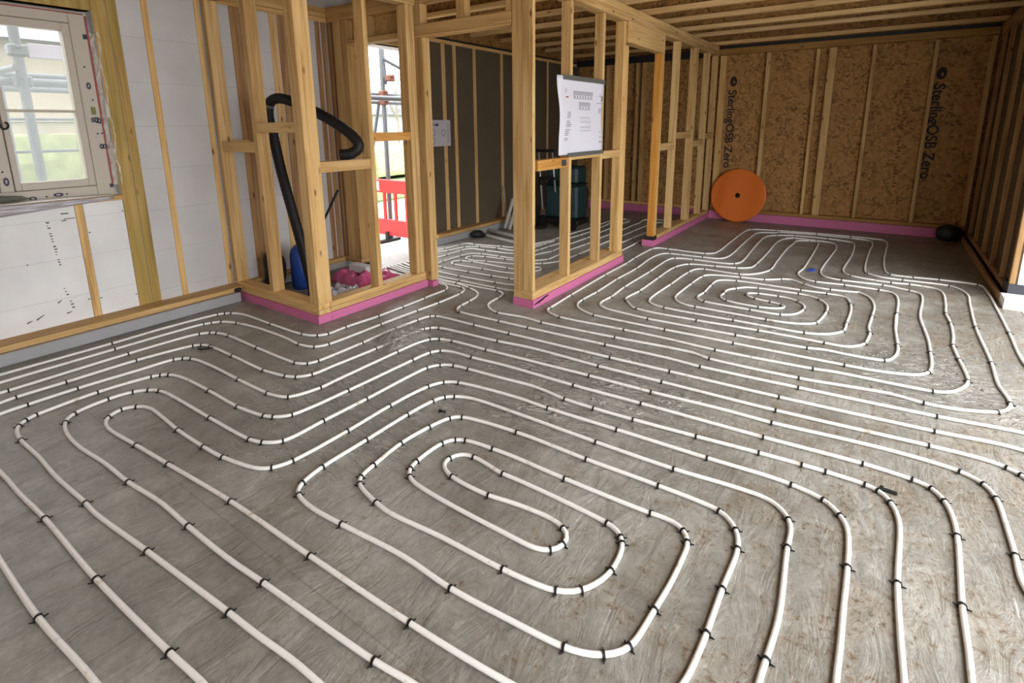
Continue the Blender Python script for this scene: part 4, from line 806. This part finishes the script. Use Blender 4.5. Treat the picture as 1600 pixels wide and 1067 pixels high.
tag(add('broken_clip', bm, BLACK), 'broken black clip beside the pipe bend nearest the closet corner', 'clip')
tag(sheet('film_sheet', [(-2.60, 2.16, 0), (-2.36, 2.05, 0), (-2.33, 2.40, 0), (-2.58, 2.48, 0)], 30, 30, 0.055, CLEARF, 21, 0.018, 0.0012, 3.0, 1.6), 'crumpled clear plastic film lying over a pipe in the middle of the floor', 'plastic film')
tag(sheet('film_sheet', [(-4.372, -0.38, 0.935), (-4.372, 1.42, 0.935), (-4.29, 1.40, 0.935), (-4.29, -0.38, 0.935)], 60, 8, 0.012, WHITEF, 31, 0.001, 0.0015, 2.5, .5), 'white plastic film draped along the window sill', 'plastic film')
hang = sheet('film_sheet', [(-4.284, -0.38, 0.935), (-4.284, 1.40, 0.930), (-4.286, 1.40, 0.912), (-4.290, -0.38, 0.78)], 50, 8, 0.008, GREYF, 32, 0.0, 0.0012, 2.0, .4)
tag(hang, 'grey plastic film hanging below the front edge of the window sill', 'plastic film')
tag(lump('rag', (-4.335, 0.80, 0.952), (0.03, 0.16, 0.022), plain('olive_cloth', (0.11, 0.115, 0.085), 0.8), 17, 0.3), 'folded olive-grey cloth lying on the window sill', 'rag')

# ------------------------------------------------------------------ far room: tool trolley and offcuts
tr = empty('tool_trolley', (-3.5, 6.1, 0.0), 'dark teal wheeled tool box with a tall telescopic handle behind the partition', 'tool trolley')
bm = bmesh.new(); prim_box(bm, -3.70, -3.20, 6.0, 6.32, 0.14, 0.60, 0.03); prim_box(bm, -3.69, -3.21, 6.01, 6.31, 0.61, 0.84, 0.03); add('body', bm, TEAL, tr)
bm = bmesh.new(); prim_box(bm, -3.72, -3.18, 5.985, 6.33, 0.06, 0.135, 0.015); add('base', bm, BLACK, tr)
bm = bmesh.new(); prim_box(bm, -3.70, -3.20, 5.99, 6.32, 0.595, 0.615, 0.004); add('seam_band', bm, BLACK, tr)
for x in (-3.70, -3.24):
    bm = bmesh.new(); prim_cyl(bm, (x - .025, 5.97, 0.085), (x + .025, 5.97, 0.085), 0.084, 24); prim_cyl(bm, (x - .03, 5.97, 0.085), (x + .03, 5.97, 0.085), 0.03, 12); add('wheel', bm, BLACK, tr)
hd = empty('handle', (0, 0, 0)); hd.parent = tr
bm = bmesh.new(); prim_tube(bm, [(-3.70, 5.955, 0.25), (-3.755, 5.94, 1.03)], 0.011, 10); add('tube', bm, ALU, hd)
bm = bmesh.new(); prim_tube(bm, [(-3.50, 5.955, 0.5), (-3.545, 5.94, 1.03)], 0.011, 10); add('tube', bm, ALU, hd)
bm = bmesh.new(); prim_box(bm, -3.80, -3.50, 5.92, 5.96, 1.025, 1.065, 0.012); add('grip', bm, BLACK, hd)
bm = bmesh.new(); prim_box(bm, -3.75, -3.49, 5.93, 5.97, 0.66, 0.70, 0.01); prim_box(bm, -3.76, -3.70, 5.93, 5.98, 0.58, 0.70, 0.01); add('cross_bar', bm, BLACK, hd)
bm = bmesh.new(); prim_box(bm, -3.46, -3.40, 5.996, 6.0, 0.53, 0.56); prim_box(bm, -3.44, -3.38, 5.996, 6.0, 0.22, 0.245); add('label_plate', bm, REFL, tr)
bm = bmesh.new(); prim_box(bm, -3.78, -3.62, 5.80, 5.955, 0.0, 0.05, 0.01); prim_box(bm, -3.80, -3.74, 5.78, 5.96, 0.05, 0.30, 0.01); add('toe_plate', bm, BLACK, tr)
def rod(name, p, q, r, mat, label, cat, group=None, seg=10):
    bm = bmesh.new(); prim_cyl(bm, p, q, r, seg); return tag(add(name, bm, mat), label, cat, group)
rod('conduit', (-4.07, 5.67, 0.02), (-4.09, 5.90, 0.40), 0.026, GREYP, 'pale grey tube leaning upright among the offcuts, left one of the pair by the post', 'tube', 'leaning tubes')
rod('conduit', (-3.99, 5.66, 0.02), (-4.03, 5.90, 0.33), 0.024, GREYP, 'pale grey tube leaning upright among the offcuts, right one of the pair by the post', 'tube', 'leaning tubes')
rod('batten', (-4.12, 5.80, 0.02), (-4.31, 5.99, 0.56), 0.010, ALU, 'thin pale rod leaning on the dark hallway boards above the offcuts', 'rod')
rod('conduit', (-4.15, 5.45, 0.028), (-3.62, 5.30, 0.028), 0.026, GREYP, 'pale tube lying on the hallway floor behind the other lying tube', 'tube', 'lying tubes')
rod('conduit', (-3.99, 5.19, 0.022), (-3.40, 5.02, 0.022), 0.02, GREYP, 'pale tube lying on the hallway floor closest to the heating pipes', 'tube', 'lying tubes')
tag(lump('sack', (-4.105, 5.13, 0.0), (0.075, 0.09, 0.055), BLACKM, 44, flat=0.3), 'small black bundle lying on the hallway floor at the end of the tubes', 'bundle')
tag(box('dark_case', -4.14, -4.02, 7.92, 8.05, 0.0, 0.33, MAROON, bev=0.012), 'narrow maroon case standing on the floor of the far room', 'case')

tr.location.y += 0.18; tr.location.x -= 0.06
# ------------------------------------------------------------------ outside the front door and window
GZ = -0.35
br = empty('safety_barrier', (-6.2, 5.45, GZ), 'red plastic safety barrier with rectangular slots standing outside the front door', 'barrier')
bm = bmesh.new()
bx0, bx1 = -7.05, -5.10; y0, y1 = 5.43, 5.47
prim_box(bm, bx0, bx1, y0, y1, 0.40, 0.60, 0.008); prim_box(bm, bx0, bx1, y0, y1, GZ + 0.10, 0.0, 0.008)
xx = -6.175 - 4 * 0.235
bx0 = xx
while xx < bx1:
    prim_box(bm, xx, xx + 0.052, y0 + .002, y1 - .002, -0.02, 0.42, 0.006); xx += 0.235
add('panel', bm, REDP, br)
bm = bmesh.new()
for x in (-6.80, -6.345, -5.62): prim_box(bm, x, x + .11, y0 - .003, y0 + .001, 0.43, 0.57)
add('reflective_panel', bm, REFL, br)
for x in (-6.62, -6.10, -5.45):
    bm = bmesh.new(); prim_box(bm, x - .03, x + .03, 5.40, 5.50, GZ, GZ + 0.16, 0.004); prim_box(bm, x - .05, x + .05, 5.25, 5.65, GZ, GZ + 0.04, 0.006); add('foot', bm, BLACK, br)
sc = empty('scaffold', (-6.0, 4.0, GZ), 'galvanised tube scaffold standing outside along the window and front door', 'scaffold')
def tube_part(name, p, q, r=0.0242, mat=STEEL):
    bm = bmesh.new(); prim_cyl(bm, p, q, r, 14); return add(name, bm, mat, sc)
for (x, y) in ((-5.6, 1.36), (-6.3, 5.68), (-6.3, 1.36), (-5.6, 8.4), (-5.6, -1.8)):
    tube_part('standard', (x, y, GZ), (x, y, 4.6), 0.034)
for z in (1.73, 1.85): tube_part('ledger', (-6.36, -2.2, z), (-6.36, 9.2, z - 0.0))
tube_part('ledger', (-5.66, -2.2, 1.74), (-5.66, 9.2, 1.76), 0.034)
tube_part('ledger', (-5.66, -2.2, 1.46), (-5.66, 2.6, 1.46), 0.012)
tube_part('ledger', (-5.66, -2.2, 1.22), (-5.66, 2.6, 1.20), 0.012)
tube_part('transom', (-5.45, 1.30, 1.84), (-6.5, 1.30, 1.84)); tube_part('transom', (-5.45, 5.74, 1.80), (-6.5, 5.74, 1.80))
tube_part('brace', (-6.36, 5.64, 1.74), (-7.0, 5.66, GZ)); tube_part('brace', (-6.30, 5.74, 2.0), (-6.60, 5.9, 4.2)); tube_part('brace', (-6.26, 5.70, 2.35), (-5.9, 6.6, 1.9))
for p in ((-6.3, 5.68, 1.74), (-6.3, 5.68, 1.86), (-6.18, 5.72, 2.08), (-5.63, 1.36, 1.75), (-5.6, 1.36, 1.98)):
    bm = bmesh.new(); prim_box(bm, p[0] - .055, p[0] + .055, p[1] - .06, p[1] + .06, p[2] - .045, p[2] + .045, 0.015); prim_cyl(bm, (p[0] - .09, p[1] + .02, p[2]), (p[0] + .09, p[1] - .01, p[2] + .03), 0.018, 8); add('coupler', bm, RUST if p[1] > 3 else STEEL, sc)
bm = bmesh.new(); prim_box(bm, -5.62, -5.58, 1.42, 1.64, 1.93, 2.04, 0.004); add('board_end', bm, plain('weathered_board', (0.30, 0.27, 0.30), 0.8), sc)
lawn = struct(box('lawn', -60, -9.5, -25, 75, -0.36, -0.30, GRASS, origin=(-9.5, 0, -0.3)))
hs = empty('house', (-17, 3, GZ), 'pale cream neighbouring house seen through the window glass', 'house')
box('wall', -22, -16, 0.5, 6.5, GZ, 3.3, RENDER, hs)
box('string_course', -16.0, -15.94, 0.5, 6.5, 1.55, 1.62, WPAINT, hs)
bm = bmesh.new()
for s in (0,):
    v = [bm.verts.new(p) for p in ((-22.4, 0.1, 3.3), (-15.6, 0.1, 3.3), (-15.6, 6.9, 3.3), (-22.4, 6.9, 3.3), (-19, 0.1, 5.6), (-19, 6.9, 5.6))]
    for f in ((0, 1, 4), (1, 2, 5, 4), (2, 3, 5), (3, 0, 4, 5), (3, 2, 1, 0)): bm.faces.new([v[i] for i in f])
add('roof', bm, ROOFT, hs)
bw = empty('bungalow', (-34, 29, GZ), 'low pale bungalow with a grey roof beyond the scaffold at the front door', 'house')
box('wall', -40, -31, 27, 35, GZ, 2.2, CONC, bw)
bm = bmesh.new(); v = [bm.verts.new(p) for p in ((-40.4, 26.6, 2.2), (-30.6, 26.6, 2.2), (-30.6, 35.4, 2.2), (-40.4, 35.4, 2.2), (-40.4, 31, 4.0), (-30.6, 31, 4.0))]
for f in ((0, 1, 5, 4), (2, 3, 4, 5), (1, 2, 5), (3, 0, 4), (3, 2, 1, 0)): bm.faces.new([v[i] for i in f])
add('roof', bm, ROOFT, bw)
for x in (-38, -34.5): box('house_window', x, x + 1.4, 26.95, 27.02, 0.6, 1.7, plain('blue_glass', (0.3, 0.4, 0.5), 0.1), bw)
rnd = random.Random(7)
def twig_tree(loc, h, label):
    bm = bmesh.new(); p0 = Vector(loc)
    def grow(p, d, L, r, n):
        q = p + d * L; prim_cyl(bm, p, q, r, 5, r * .7)
        if n == 0: return
        for _ in range(3):
            e = (d + Vector((rnd.uniform(-.7, .7), rnd.uniform(-.7, .7), rnd.uniform(-.1, .5)))).normalized(); grow(q, e, L * rnd.uniform(.6, .8), r * .6, n - 1)
    grow(p0, Vector((0, 0, 1)), h * .32, h * .014, 5)
    return tag(add('bare_tree', bm, BARK), label, 'tree')
twig_tree((-27, 25.5, GZ), 6.5, 'bare winter tree rising behind the scaffold tubes at the front door')
bk = sheet('hedge_bank', [(-29, 11, -0.3), (-13, 11, -0.3), (-13, 24, -0.3), (-29, 24, -0.3)], 30, 30, 0.9, HEDGE, 51, 0.0, 0.02, 2.0)
tag(bk, 'rough yellow-green grass bank beyond the red barrier', 'grass bank', kind='stuff')

# small black membrane flaps at the feet of the frames
tag(sheet('membrane_flap', [(-2.074, 3.262, 0.03), (-2.045, 3.30, 0.05), (-2.06, 3.46, 0.062), (-2.074, 3.46, 0.062)], 6, 8, 0.004, BLACKM, 61, 0.0, 0.003, 1.0, .2), 'black membrane flap curling out at the foot of the partition end post', 'membrane flap')
tag(box('membrane_flap', -4.32, -4.17, 2.07, 2.135, 0.079, 0.112, BLACKM, bev=0.01), 'black membrane end tucked between the window wall and the closet framing', 'membrane flap')

hg = empty('garden_hedge', (-12.0, 3.0, GZ), 'clipped grey-green garden hedge between the scaffold and the cream house', 'hedge')
bm = bmesh.new(); rnd = random.Random(13)
bmesh.ops.create_grid(bm, x_segments=60, y_segments=10, size=0.5)
for v in bm.verts:
    u, w = v.co.x + .5, v.co.y + .5
    ang = math.pi * w
    v.co = Vector((-12.0 + 0.55 * math.cos(ang) + rnd.uniform(-.06, .06), -4 + 14 * u, GZ + 1.62 * min(1, 1.25 * math.sin(ang)) + rnd.uniform(-.05, .05)))
add('foliage', bm, HEDGE, hg)
for k in range(6):
    bm = bmesh.new(); prim_cyl(bm, (-12, -3 + 2.4 * k, GZ), (-12, -3 + 2.4 * k, GZ + .8), .04, 6); add('stem', bm, BARK, hg)
